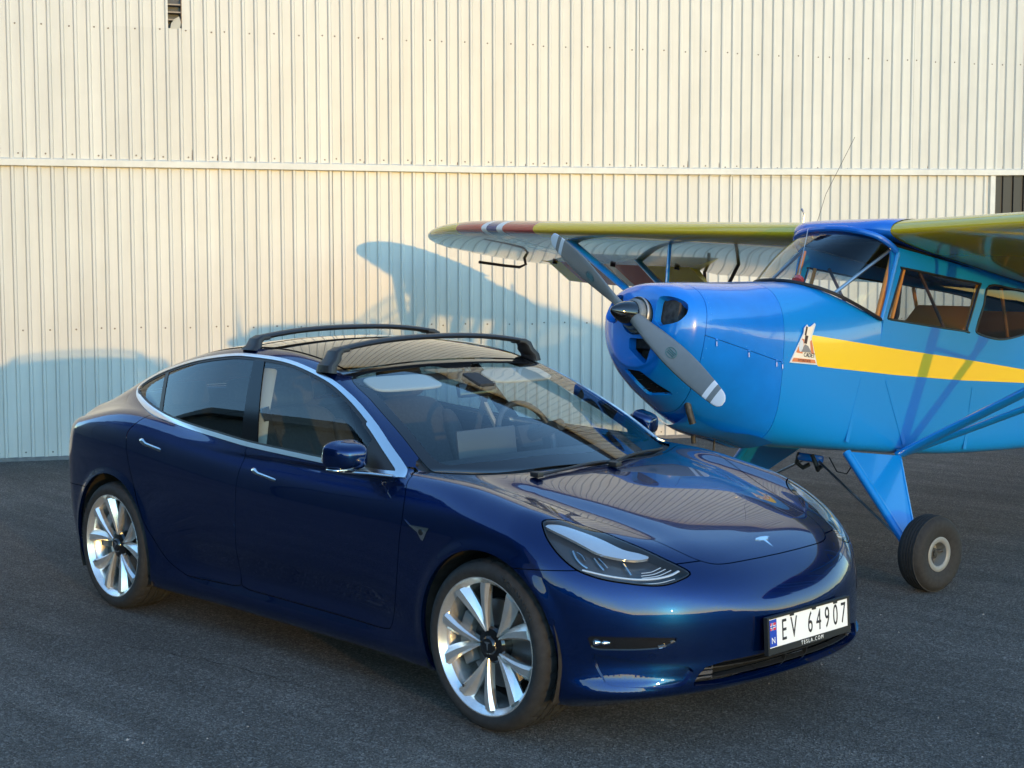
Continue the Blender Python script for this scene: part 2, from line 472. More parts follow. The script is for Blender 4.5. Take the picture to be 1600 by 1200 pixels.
M_hlgrey = mat('lamp_housing_grey', (.06, .063, .068), rough=.25, metal=.4)
M_led = mat('lamp_light_guide', (.58, .60, .62), rough=.12, coat=.5)
M_tail = mat('tail_lamp_red', (.30, .008, .010), rough=.08, coat=1.0)
M_amber = mat('amber_reflector', (.55, .20, .02), rough=.15, coat=1.0)
M_bar = mat('roof_bar_black', (.016, .0165, .018), rough=.42)
# ---------------------------------------------------------------- car
car = empty('car')
tag(car, 'glossy deep blue electric sedan with black roof bars parked beside the light plane', 'car')
_V, _F = surface_nets(car_f, (-3.96, -1.02, .10), (.95, .05, 1.50), .0145)
_V = car_project(_V, 6)
_g = car_grad(_V); _N = _g / np.linalg.norm(_g, axis=1)[:, None]
# orient
_e = np.cross(_V[_F[:, 1]] - _V[_F[:, 0]], _V[_F[:, 2]] - _V[_F[:, 0]])
_fl = (_e * _N[_F[:, 0]]).sum(1) < 0
_F[_fl] = _F[_fl][:, ::-1]
SH = cut((_V, _N, _F), _V[:, 1] + 1e-9)
SH = cut(SH, .162 - SH[0][:, 2])
SH[0][:, 1][np.abs(SH[0][:, 1]) < 1e-6] = 0
def refine(M):
    V, N, F = M
    V2 = car_project(V, 1)
    V2[:, 1] = np.where(np.abs(V[:, 1]) < 1e-6, 0, V2[:, 1])
    g = car_grad(V2); return V2, g / np.linalg.norm(g, axis=1)[:, None], F
def XZ(M): return M[0][:, [0, 2]]
def XA(M): return np.stack([M[0][:, 0], -M[0][:, 1]], 1)
def AZ(M): return np.stack([-M[0][:, 1], M[0][:, 2]], 1)
def split(M, proj, poly, gap=.002, mask=None):
    d = sdf_poly(proj(M), poly)
    if mask is not None: d = np.where(mask(M[0]), d, .12)
    return cut(M, d + gap), cut(M, gap - d)
def panel(name, M, m, parent=car, fl=.012, both=True, ref=True, whole=False, label=None):
    """make the near-side panel and its mirror; whole=True joins both halves into one part"""
    if ref: M = refine(M)
    if fl: M = flange(M, fl)
    out = []
    if whole:
        A = join(M, mirror_y(M)); out.append(raw(name, A[0], A[2], m, parent, True, A[1]))
    else:
        for Q, par in ((M, parent[0] if isinstance(parent, tuple) else parent), (mirror_y(M), parent[1] if isinstance(parent, tuple) else parent)):
            out.append(raw(name, Q[0], Q[2], m, par, True, Q[1]))
    return out
# --- wheel arches
for xc, R in ((XF, .372), (XR, .380)):
    d = np.sqrt((SH[0][:, 0] - xc) ** 2 + (SH[0][:, 2] - ZAX - .004) ** 2) - R
    SH = cut(SH, -d)
UNDER = SH
# --- glass house
P_dlo = crom([(-2.985, 1.150), (-2.93, 1.113), (-2.79, 1.077), (-2.616, 1.044), (-2.445, 1.021), (-2.187, .997), (-1.947, .979), (-1.697, .961),
              (-1.376, .949), (-1.083, .940), (-.80, .932)], 6).tolist() + crom([(-.555, .926), (-.573, .944), (-.692, 1.021), (-.873, 1.126), (-1.084, 1.225), (-1.298, 1.297), (-1.614, 1.355),
              (-1.924, 1.371), (-2.134, 1.366), (-2.427, 1.328), (-2.70, 1.267), (-2.88, 1.210), (-2.975, 1.163)], 6).tolist()
dlo, SH = split(SH, XZ, P_dlo, 0)
P_ws = crom([(-1.212, -.3), (-1.212, 0), (-1.218, .30), (-1.222, .59), (-1.0, .655), (-.759, .695), (-.56, .722), (-.475, .70), (-.405, .60), (-.318, .40), (-.238, .0), (-.238, -.3)], 6)
up = lambda V: V[:, 2] > .6
ws, SH = split(SH, XA, P_ws, .0015, up)
P_roof = [(-1.262, -.3), (-1.262, 0), (-1.266, .35), (-1.285, .572), (-1.6, .572), (-1.95, .570), (-2.03, .568), (-2.03, -.3)]
roofg, SH = split(SH, XA, P_roof, .002, up)
P_rg = [(-2.075, -.3), (-2.075, .566), (-2.4, .575), (-2.75, .575), (-3.0, .555), (-3.22, .52), (-3.34, .47), (-3.38, .3), (-3.40, 0), (-3.40, -.3)]
rearg, SH = split(SH, XA, P_rg, .002, up)
P_blk = [(-1.205, -.3), (-1.205, .0), (-1.212, .30), (-1.218, .585), (-1.245, .622), (-1.32, .612), (-1.6, .598), (-2.4, .60), (-2.75, .597), (-3.02, .575), (-3.3, .53), (-3.42, .3), (-3.44, -.3)]
rtrim, SH = split(SH, XA, P_blk, .0, up)
# --- hood, cowl
P_cowl = crom([(-.215, -.3), (-.215, 0), (-.29, .40), (-.375, .61), (-.44, .715), (-.50, .745), (-.60, .74), (-.60, .5), (-.50, 0), (-.50, -.3)], 5)
P_hood = crom([(-.20, -.3), (-.20, 0), (-.275, .40), (-.36, .62), (-.405, .735), (-.37, .768), (-.2, .745), (-.05, .695), (.1, .63), (.267, .555), (.442, .497), (.584, .450), (.655, .405), (.695, .33), (.714, .18), (.720, 0), (.720, -.3)], 6)
hd = lambda V: (V[:, 2] > .6) & (V[:, 2] < 1.0)
hood, SH = split(SH, XA, P_hood, .002, hd)
cowl, SH = split(SH, XA, P_cowl, .0, hd)
# --- head lamps
HL_O = np.array([.2, -.792, .836]); HL_n = np.array([.5, -.4, .768]); HL_n /= np.linalg.norm(HL_n)
HL_e1 = np.array([.82, .504, -.272]); HL_e2 = np.cross(HL_n, HL_e1)
def HLP(M): q = M[0] - HL_O; return np.stack([q @ HL_e1, q @ HL_e2], 1)
P_hl = crom([(.0, .0), (.023, -.05), (.06, -.095), (.113, -.137), (.174, -.167), (.233, -.178), (.318, -.172), (.432, -.14), (.508, -.104), (.556, -.058),
             (.588, 0), (.535, .012), (.483, .016), (.379, .031), (.3, .042), (.191, .060), (.089, .052), (.034, .027)], 5, True)
hlm = lambda V: (V[:, 0] > .1) & (V[:, 2] > .55) & (V[:, 1] < -.3)
lamp, SH = split(SH, HLP, P_hl, .003, hlm)
# --- lower front: fog slot, pocket, grille (front view)
fm = lambda V: V[:, 0] > .38
P_fog = crom([(.829, .447), (.826, .42), (.815, .400), (.77, .399), (.70, .400), (.640, .405), (.61, .418), (.580, .438), (.64, .444), (.705, .448), (.78, .449)], 4, True)
fog, SH = split(SH, AZ, P_fog, 0, fm)
P_poc = crom([(.818, .378), (.812, .34), (.800, .295), (.785, .270), (.71, .262), (.62, .258), (.575, .262), (.553, .282), (.535, .315), (.575, .337), (.65, .348), (.74, .366), (.795, .380)], 4, True)
pock, SH = split(SH, AZ, P_poc, 0, fm)
P_gr = [(-.1, .348), (0, .348), (.23, .346), (.42, .338), (.492, .322), (.515, .298), (.535, .268), (.53, .255), (.4, .246), (.2, .242), (0, .240), (-.1, .240)]
gril, SH = split(SH, AZ, P_gr, 0, fm)
# --- bumper front
d = np.where((SH[0][:, 0] > .10), SH[0][:, 2] - (.672 + .05 * (SH[0][:, 0] - .2)) , .12)
bump = cut(SH, d + .0018); SH = cut(SH, .0018 - d)
# --- doors
P_fd = crom([(-.53, .935), (-.527, .905), (-.493, .80), (-.503, .70), (-.531, .53), (-.56, .42), (-.602, .31), (-.63, .288), (-.70, .281)], 6).tolist() + [(-1.2, .283), (-1.68, .284)] + \
       crom([(-1.742, .295), (-1.752, .36), (-1.745, .44), (-1.718, .60), (-1.700, .766), (-1.690, .87), (-1.686, .99)], 5).tolist() + [(-1.2, 1.0), (-.8, .99), (-.58, .96)]
fdoor, SH = split(SH, XZ, P_fd, .0022)
P_rd = [(-1.686, .99)] + crom([(-1.690, .87), (-1.700, .766), (-1.718, .60), (-1.745, .44), (-1.752, .36), (-1.748, .295)], 5).tolist() + [(-1.80, .284), (-2.1, .274)] + \
       crom([(-2.20, .277), (-2.334, .325), (-2.43, .405), (-2.521, .505), (-2.61, .655), (-2.66, .774), (-2.69, .87), (-2.703, .95), (-2.67, .99), (-2.60, 1.045), (-2.58, 1.08)], 5).tolist() + [(-2.2, 1.06)]
rdoor, SH = split(SH, XZ, P_rd, .0022)
# --- front fender / sill / rear bumper / boot lid
d = np.where(SH[0][:, 0] > -.62, -SH[0][:, 0] - .60 + np.where(SH[0][:, 2] > .925, 1.0, 0), .12)
fend = cut(SH, d); SH = cut(SH, -d)
d = np.where(SH[0][:, 0] < -3.05, SH[0][:, 2] - (.62 + .03 * (SH[0][:, 0] + 3.2)), .12)
rbump = cut(SH, d + .002); SH = cut(SH, .002 - d)
P_tl = crom([(-3.34, .885), (-3.38, .925), (-3.45, .94), (-3.55, .945), (-3.7, .93), (-3.9, .90), (-3.9, .80), (-3.7, .785), (-3.5, .80), (-3.38, .845)], 4, True)
tlamp, SH = split(SH, XZ, P_tl, .002)
P_bt = [(-3.46, -.3), (-3.46, .3), (-3.36, .52), (-3.30, .60), (-3.45, .66), (-3.60, .655), (-4.0, .60), (-4.0, -.3)]
boot, SH = split(SH, XA, P_bt, .002, lambda V: V[:, 2] > .6)
sill = cut(SH, np.where((SH[0][:, 0] > -2.6) & (SH[0][:, 0] < -.3), SH[0][:, 2] - .30, .12)); SH = cut(SH, np.where((SH[0][:, 0] > -2.6) & (SH[0][:, 0] < -.3), .30 - SH[0][:, 2], -.12))
# --- make the panels
A = join(refine(flange(SH, .0)) if False else refine(SH), mirror_y(refine(SH)))
shell = raw('body_shell', A[0], A[2], M_paint, car, True, A[1])
panel('side_sill', sill, M_paint, fl=.02)
panel('hood', hood, M_paint, whole=True)
o_bump = panel('front_bumper', bump, M_paint, whole=True, fl=.032)[0]
panel('front_fender', fend, M_paint)
o_fd = panel('front_door', fdoor, M_paint)
o_rd = panel('rear_door', rdoor, M_paint)
panel('rear_bumper', rbump, M_paint, whole=True)
panel('trunk_lid', boot, M_paint, whole=True)
panel('tail_light', tlamp, M_tail)
panel('cowl_panel', shift(refine(cowl), -.010), M_black, whole=True, ref=False, fl=0)
panel('roof_seal', shift(refine(rtrim), -.004), M_gloss, whole=True, ref=False, fl=0)
panel('roof_glass', roofg, M_roofg, whole=True, fl=.004)
panel('rear_window', rearg, M_roofg, whole=True, fl=.004)
# windscreen with its black printed border
d = sdf_poly(XA(ws), P_ws)
b_ = .050 * np.ones(len(d)); b_ = np.where(ws[0][:, 0] < -1.10, .018, b_)
b_ = b_ + .03 * sstep(-.62, -.42, ws[0][:, 0])
b_ = b_ + .05 * np.exp(-(ws[0][:, 1] / .10) ** 4) * sstep(-1.0, -1.12, ws[0][:, 0])
o_ws = panel('windshield', cut(ws, d + b_), M_ws, whole=True, fl=0)[0]
frit = cut(ws, -(d + b_))
M_frit = mat('windscreen_border', (.010, .011, .013), rough=.03, spec=.6)
panel('windshield_border', frit, M_frit, parent=o_ws, whole=True, fl=.004)
# side glazing
d = sdf_poly(XZ(dlo), P_dlo)
cw = np.where(dlo[0][:, 2] < 1.12, .020, .013)
lowz = dlo[0][:, 0]
chrome = cut(dlo, -(d + .0) + 0 * d - cw) if False else None
ring = cut(dlo, -(d + cw)); inner = cut(dlo, d + cw)
xj = -1.688
di = ring[0][:, 0] - xj
panel('window_chrome_trim', shift(refine(cut(ring, di + .0012)), .005), M_trim, ref=False, fl=.012)
panel('window_chrome_trim', shift(refine(cut(ring, -di + .0012)), .005), M_trim, ref=False, fl=.012)
d = sdf_poly(XZ(inner), P_dlo)
cw2 = np.where(inner[0][:, 2] < 1.12, .029, .024)
panel('window_seal', cut(inner, -(d + cw2)), M_black, fl=0)
inner = cut(inner, d + cw2)
def hp(M, p, q):      # signed distance to line p->q in (x,z)
    p = np.array(p); q = np.array(q); t = (q - p) / np.linalg.norm(q - p); n = np.array([t[1], -t[0]])
    return (XZ(M) - p) @ n
d1 = hp(inner, (-1.600, .96), (-1.818, 1.345)); d2 = hp(inner, (-1.745, .97), (-1.908, 1.345))
fw = cut(inner, -d1); rest = cut(inner, d1)
d2 = hp(rest, (-1.745, .97), (-1.908, 1.345))
bp = cut(rest, -d2); rest = cut(rest, d2)
d3 = hp(rest, (-2.535, 1.03), (-2.70, 1.30)); d4 = hp(rest, (-2.572, 1.03), (-2.737, 1.30))
rw = cut(rest, -d3); rest = cut(rest, d3); d4 = hp(rest, (-2.572, 1.03), (-2.737, 1.30))
dv = cut(rest, -d4); qw = cut(rest, d4)
dm = hp(fw, (-.835, .93), (-.800, 1.2))
sail = cut(fw, -dm); fw = cut(fw, dm)
panel('pillar_cover', shift(refine(bp), .001), M_pill, ref=False, fl=.006)
panel('window_divider', dv, M_black, fl=.004)
panel('side_window', shift(refine(fw), -.003), M_wside, parent=tuple(o_fd), ref=False, fl=0)
panel('side_window', shift(refine(rw), -.003), M_wrear, parent=tuple(o_rd), ref=False, fl=0)
panel('quarter_window', shift(refine(qw), -.003), M_wrear, ref=False, fl=0)
panel('mirror_sail_panel', sail, M_black, fl=.004)
# lower front pieces
panel('fog_lamp_housing', shift(refine(fog), -.009), M_gloss, parent=o_bump, ref=False, fl=0)
panel('bumper_pocket', shift(refine(pock), -.024), M_paint, parent=o_bump, ref=False, fl=0)
o_gr = panel('lower_grille', shift(refine(gril), -.060), M_dark, parent=o_bump, ref=False, fl=0, whole=True)[0]
def strip(name, M, polyline_fn, m, parent, h=0.0):
    pass
rg = refine(gril)
for zz in (.266, .288, .309, .329):
    s_ = cut(rg, np.abs(rg[0][:, 2] - zz) - .0032)
    if len(s_[2]): panel('grille_slat', shift(s_, -.026), M_black, parent=o_gr, ref=False, fl=.02)
for yy in (.07, .21, .34, .44):
    s_ = cut(rg, np.abs(-rg[0][:, 1] - yy) - .003)
    if len(s_[2]): panel('grille_bar', shift(s_, -.030), M_black, parent=o_gr, ref=False, fl=.016)
s_ = cut(rg, .455 + rg[0][:, 1]); s_ = cut(s_, -(s_[0][:, 1] + .520))
for k, zz in enumerate((.276, .296, .316)):
    q_ = cut(s_, np.abs(s_[0][:, 2] - zz) - .0065)
    if len(q_[2]): panel('grille_vane', shift(q_, -.018), M_screenb, parent=o_gr, ref=False, fl=.01)
fr_ = refine(fog)
q_ = cut(fr_, .735 + fr_[0][:, 1])
mbf = MB()
for sx in (1, -1):
    mbf = MB()
    t_ = np.linspace(0, 1, 7)
    for cx, cy, cz, r_ in ((.494, -.800, .424, .013), (.520, -.780, .424, .010)):
        mbf.lathe([(0.001, .012), (r_ * .6, .010), (r_, .0), (r_ * 1.05, -.012), (r_ * .5, -.02), (.001, -.02)], 20,
                  Matrix.Translation((cx, sx * cy, cz)) @ Matrix.Rotation(math.radians(-35 * sx if sx > 0 else 215), 4, 'Z'))
    mbf.build('fog_lamp', M_silver, o_bump)
q_ = cut(fr_, np.abs(-fr_[0][:, 1] - .60) - .05); q_ = cut(q_, np.abs(q_[0][:, 2] - (.408 + (.64 + q_[0][:, 1]) * -.0) - np.clip((.640 + q_[0][:, 1]), 0, 1) * .5) - .004)
if len(q_[2]): panel('fog_slot_trim', shift(q_, -.004), M_chrome, parent=o_bump, ref=False, fl=.004)
# head lamp units
hl_full = refine(lamp)
lens = panel('headlight', lamp, M_lens, fl=.003, label='x')
hl_in = panel('lamp_housing', shift(hl_full, -.045), M_hlgrey, parent=tuple(lens), ref=False, fl=0)
d = sdf_poly(HLP(hl_full), P_hl)
panel('lamp_rim', shift(cut(hl_full, -(d + .007)), -.002), M_black, parent=tuple(lens), ref=False, fl=.04)
def hlpiece(name, poly, dep, m, smooth_n=4):
    P = crom(poly, smooth_n, True); dd = sdf_poly(HLP(hl_full), P); q = cut(hl_full, dd)
    return panel(name, shift(q, -dep), m, parent=tuple(lens), ref=False, fl=.012)
hlpiece('lamp_blade', [(.013, -.007), (.059, .018), (.141, .025), (.226, .018), (.322, -.002), (.384, .008), (.427, .008), (.401, -.024), (.36, -.047), (.293, -.068), (.237, -.072), (.183, -.060), (.096, -.038), (.037, -.022)], .012, M_hlsil)
def hlarc(name, pts, dep, r, m):
    P = crom(pts, 6); W_ = HL_O + P[:, :1] * HL_e1 + P[:, 1:] * HL_e2
    W_ = car_project(W_, 4); g = car_grad(W_); g /= np.linalg.norm(g, axis=1)[:, None]
    W_ = W_ - g * dep
    for s_, par in ((1, lens[0]), (-1, lens[1])):
        Q_ = W_ * np.array([1, s_, 1]); MB().tube(Q_, r, 6, flat=.5).build(name, m, par)
hlarc('daylight_strip', [(.215, -.162), (.301, -.152), (.375, -.134), (.431, -.112), (.485, -.079), (.525, -.040), (.546, -.004)], .012, .0075, M_led)
hlarc('lamp_lower_strip', [(.30, -.166), (.375, -.150), (.44, -.127), (.50, -.092), (.545, -.048)], .014, .003, M_led)
for pts in ([(.152, -.085), (.174, -.112), (.201, -.130), (.228, -.139)], [(.238, -.088), (.262, -.108), (.288, -.125)], [(.168, -.085), (.191, -.093), (.209, -.110)],
            [(.253, -.082), (.278, -.096), (.299, -.111)], [(.345, -.060), (.369, -.082), (.390, -.100)]):
    hlarc('lamp_reflector_arc', pts, .030, .0042, M_hlarc)
for pts in ([(.421, -.084), (.454, -.059), (.479, -.021)], [(.424, -.096), (.467, -.063), (.498, -.018)], [(.430, -.104), (.483, -.064), (.519, -.012)]):
    hlarc('lamp_light_guide', pts, .016, .0028, M_led)
# dark inner skin behind the panel gaps, wheel housings, floor
sk = cut(UNDER, np.where((UNDER[0][:, 2] < .97), -1., 1.))
sk = cut(UNDER, np.maximum(UNDER[0][:, 2] - np.where(UNDER[0][:, 0] > -.3, 2., .90), np.maximum(UNDER[0][:, 0] - .44, -UNDER[0][:, 0] - 3.7)))
d = np.where((sk[0][:, 0] > -.75) & (sk[0][:, 2] > .6) & (sk[0][:, 1] > -.74), -1., 1.)
d = np.where(hlm(sk[0]), sdf_poly(HLP(sk), P_hl), .12); sk = cut(sk, .004 - d)
sk = shift(refine(sk), -.014)
A = join(sk, mirror_y(sk)); raw('inner_skin', A[0], A[2], M_dark, car, True, A[1])
mb = MB()
mb.box((-1.80, 0, .19), (3.3, 1.30, .02)); mb.box((-1.45, 0, .19), (1.95, 1.66, .02))
mb.box((.18, 0, .29), (.40, 1.30, .02))
mb.build('floor_pan', M_dark, car, False)
for xc, R in ((XF, .385), (XR, .392)):
    for s_ in (-1, 1):
        t = np.linspace(math.radians(-25), math.radians(205), 40)
        V = []; F = []
        for k, a_ in enumerate(t):
            for yy in (.895, .86, .58):
                V.append((xc + R * math.cos(a_), s_ * yy, ZAX + .004 + R * math.sin(a_)))
        for k in range(39):
            for j in range(2): F.append((k * 3 + j, k * 3 + j + 1, k * 3 + 4 + j, k * 3 + 3 + j))
        b0 = len(V); V.append((xc, s_ * .58, ZAX))
        for k in range(39): F.append((k * 3 + 2, b0, k * 3 + 5))
        raw('wheel_arch_liner', V, F, M_liner, car, False)
        # painted inner lip of the arch
        V = []; F = []; R2 = R - .0145
        for k, a_ in enumerate(np.linspace(math.radians(-24), math.radians(204), 60)):
            x_, z_ = xc + (R2 + .0018) * math.cos(a_), ZAX + .004 + (R2 + .0018) * math.sin(a_)
            yo = float(car_side(np.array([x_]), np.array([z_]))[0]) - .001
            if xc == XF and x_ > .25: yo -= .0
            for q in (0, .022): V.append((x_ , s_ * (yo - q), z_))
        for k in range(59): F.append((2 * k, 2 * k + 1, 2 * k + 3, 2 * k + 2))
        raw('arch_lip', V, F, M_paint, car, True)
# ---------------------------------------------------------------- car details
def on_body(P, h=0.0):
    P = car_project(np.atleast_2d(np.array(P, float)), 6); g = car_grad(P); g /= np.linalg.norm(g, axis=1)[:, None]
    return P + g * h, g
def text_mesh(txt, size, sx=1.0, ext=.0004, spacing=1.0):
    cu = bpy.data.curves.new('t', 'FONT'); cu.body = txt; cu.size = size; cu.extrude = ext; cu.align_x = 'CENTER'; cu.align_y = 'CENTER'
    cu.space_character = spacing; cu.resolution_u = 4
    o = bpy.data.objects.new('t', cu); COL.objects.link(o)
    dg = bpy.context.evaluated_depsgraph_get(); me = bpy.data.meshes.new_from_object(o.evaluated_get(dg))
    bpy.data.objects.remove(o); bpy.data.curves.remove(cu); me.materials.clear()
    for v in me.vertices: v.co.x *= sx
    return me
def place_text(name, me, m, parent, o, ex, ey, ez):
    me.transform(Matrix(((ex[0], ey[0], ez[0], o[0]), (ex[1], ey[1], ez[1], o[1]), (ex[2], ey[2], ez[2], o[2]), (0, 0, 0, 1))))
    return link(name, me, m, parent)
# ---- wheels (axis y, outer face towards -y at y = 0)
def wheel_meshes():
    n = 180
    prof = [(.258, .020), (.262, .006), (.268, -.001), (.276, -.005), (.290, -.008), (.300, -.0085), (.312, -.004), (.321, .003), (.3275, .012), (.3315, .022), (.334, .033)]
    tr = []
    for h0, h1 in ((.033, .062), (.070, .102), (.110, .118 + .0), (.126, .160), (.168, .195)):
        tr += [(.3355, h0 + .001), (.336, h1 - .001), (.329, h1 + .0005), (.329, h1 + .0075)]
    prof = prof + tr[:-2] + [(.3315, .206), (.3275, .214), (.319, .224), (.300, .232), (.28, .228), (.258, .21)]
    V = []; F = []
    for i, (r, h) in enumerate(prof):
        for k in range(n):
            t = 2 * math.pi * k / n; rr = r
            if k % 6 == 0 and .3285 < r and (h < .062 or h > .165): rr -= .0055
            if k % 6 == 3 and .334 < r and .066 < h < .165: rr -= .004
            V.append((rr * math.cos(t), h, rr * math.sin(t)))
    for i in range(len(prof) - 1):
        for k in range(n): F.append((i * n + k, (i + 1) * n + k, (i + 1) * n + (k + 1) % n, i * n + (k + 1) % n))
    tyre = (V, F)
    rim = MB().lathe([(.2715, .010), (.2725, .001), (.2705, -.003), (.2660, -.003), (.2625, .002), (.2560, .010), (.2500, .017), (.2440, .024), (.2400, .045), (.2340, .055), (.2310, .10), (.2260, .15), (.2300, .20), (.262, .214)], 96)
        # ten blades in five V pairs
    for v in range(5):
        for sgn in (-1, 1):
            a0 = math.radians(90 + 72 * v + 18)
            rows = []
            for q in np.linspace(0, 1, 7):
                r = .056 + q * (.2475 - .056)
                ang = a0 + sgn * math.radians(3.5 + 13.5 * q ** .8)
                wid = .010 + .058 * q ** .8
                hc = .028 * (1 - q) ** 1.3 + .003           # ridge height (recessed at the hub)
                er = np.array([math.cos(ang), 0, math.sin(ang)]); et = np.array([-math.sin(ang), 0, math.cos(ang)]) * sgn
                c = er * r + np.array([0, hc, 0])
                # section: sharp outer edge, flat face, falling facet, deep back
                sec = [c + et * (wid * .52) + np.array([0, .004 + .012 * q, 0]), c + et * (wid * .34) + np.array([0, .0, 0]), c - et * (wid * .12) + np.array([0, .003, 0]),
                       c - et * (wid * .55) + np.array([0, .020 + .010 * q, 0]), c - et * (wid * .50) + np.array([0, .040, 0]), c + et * (wid * .46) + np.array([0, .036, 0])]
                rows.append(sec)
            V2 = [p for s_ in rows for p in s_]; F2 = []
            for i in range(6):
                for k in range(6): F2.append((i * 6 + k, i * 6 + (k + 1) % 6, (i + 1) * 6 + (k + 1) % 6, (i + 1) * 6 + k))
            F2 += [tuple(range(6))[::-1], tuple(36 + k for k in range(6))]
            rim.add(V2, F2)
    return tyre, rim
_ty, _rim = wheel_meshes()
root_w = []
def make_wheel(loc, side):
    w_ = empty('wheel', loc, (0, 0, 0 if side < 0 else math.pi), car)
    return w_
w0 = make_wheel((XF, -.912, ZAX), -1)
ty = raw('tyre', _ty[0], _ty[1], M_tyre, w0, True, None, 40)
_bm = bmesh.new(); _bm.from_mesh(ty.data); bmesh.ops.recalc_face_normals(_bm, faces=_bm.faces[:]); _bm.to_mesh(ty.data); _bm.free(); ty.data.set_sharp_from_angle(angle=math.radians(40))
rm = _rim.build('rim', M_alu, w0, True, 28)
cap = MB().lathe([(.001, .018), (.030, .0185), (.034, .022), (.037, .030), (.064, .036), (.072, .046), (.072, .09), (.001, .09)], 40).build('hub_cap', M_gloss, w0)
T2 = [(-.016, .015), (.016, .015), (.013, .010), (.005, .008), (.002, -.018), (-.002, -.018), (-.005, .008), (-.013, .010)]
MB().prism(T2, (0, .0182, 0), (1, 0, 0), (0, 0, 1), (0, -1, 0), .0012).build('hub_emblem', M_silver, w0, False)
MB().lathe([(.07, .085), (.172, .085), (.174, .087), (.174, .107), (.172, .109), (.07, .109)], 64).build('brake_disc', M_disc, w0)
mbc = MB()
for a_ in np.linspace(math.radians(150), math.radians(205), 5): mbc.box((.165 * math.cos(a_), .085, .165 * math.sin(a_)), (.055, .07, .05), rotm('Y', -math.degrees(a_)), .008)
mbc.build('brake_calliper', M_calip, w0)
MB().tube([(-.228 * .60, .010, -.228 * .78), (-.212 * .60, -.004, -.212 * .78)], .0045, 8).build('valve_stem', M_black, w0)
MB().lathe([(.001, .14), (.235, .14), (.235, .205)], 48).build('inner_well', M_dark, w0)
wheels = [w0]
for loc, sd_ in (((XR, -.912, ZAX), -1), ((XF, .912, ZAX), 1), ((XR, .912, ZAX), 1)):
    w1 = make_wheel(loc, sd_); wheels.append(w1)
    for c in list(w0.children):
        q = c.copy(); COL.objects.link(q); q.parent = w1
wheels[1].rotation_euler = (0, math.radians(22), 0); w0.rotation_euler = (0, math.radians(-3), 0)
# raised lettering on the near tyres
for k, ch in enumerate('HANKOOK'):
    me = text_mesh(ch, .034, 1.0, .0020)
    for kk, w_ in enumerate((w0, wheels[1])):
        a_ = math.radians(28 + 6.0 * k) if kk == 0 else math.radians(200 - 6 * k)
        er = np.array([math.cos(a_), 0, math.sin(a_)]); et = np.array([math.sin(a_), 0, -math.cos(a_)])
        m2 = me.copy(); o_ = er * .3035; o_[1] = -.0075
        s_ = -1
        place_text('tyre_letter', m2, M_tyre, w_, o_, et * s_, er * s_, (0, -1, 0))
# ---- door handles
def handle(x0, z0, par):
    """flush blade handle: paddle end and long grip"""
    top = [(0, .012), (.014, .019), (.030, .018), (.046, .008), (.062, .000), (.12, -.007), (.19, -.016), (.205, -.021)]
    bot = [(.002, .000), (.014, -.008), (.030, -.013), (.046, -.017), (.062, -.019), (.12, -.025), (.19, -.036), (.203, -.035)]
    for s_, p_ in ((1, par[0]), (-1, par[1])):
        V = []; m_ = len(top)
        for (a_, b_), (c_, d_) in zip(top, bot):
            for q in (0, .12, .5, .88, 1):
                V.append((x0 + a_ + (c_ - a_) * q, -.91, z0 + b_ + (d_ - b_) * q))
        Pb, g = on_body(V); h_ = np.tile([0.0, .0042, .0062, .0042, 0.0], m_); h_[:5] = [0, .001, .001, .001, 0]; h_[-5:] = [0, .001, .001, .001, 0]
        Pb = (Pb + g * (h_[:, None] - .0004)) * np.array([1, s_, 1])
        F = [(i * 5 + k, i * 5 + k + 1, i * 5 + k + 6, i * 5 + k + 5) for i in range(m_ - 1) for k in range(4)]
        MB().add(Pb, F).build('door_handle', M_chrome, p_, True, 60)
handle(-1.605, .868, o_fd); handle(-2.578, .914, o_rd)
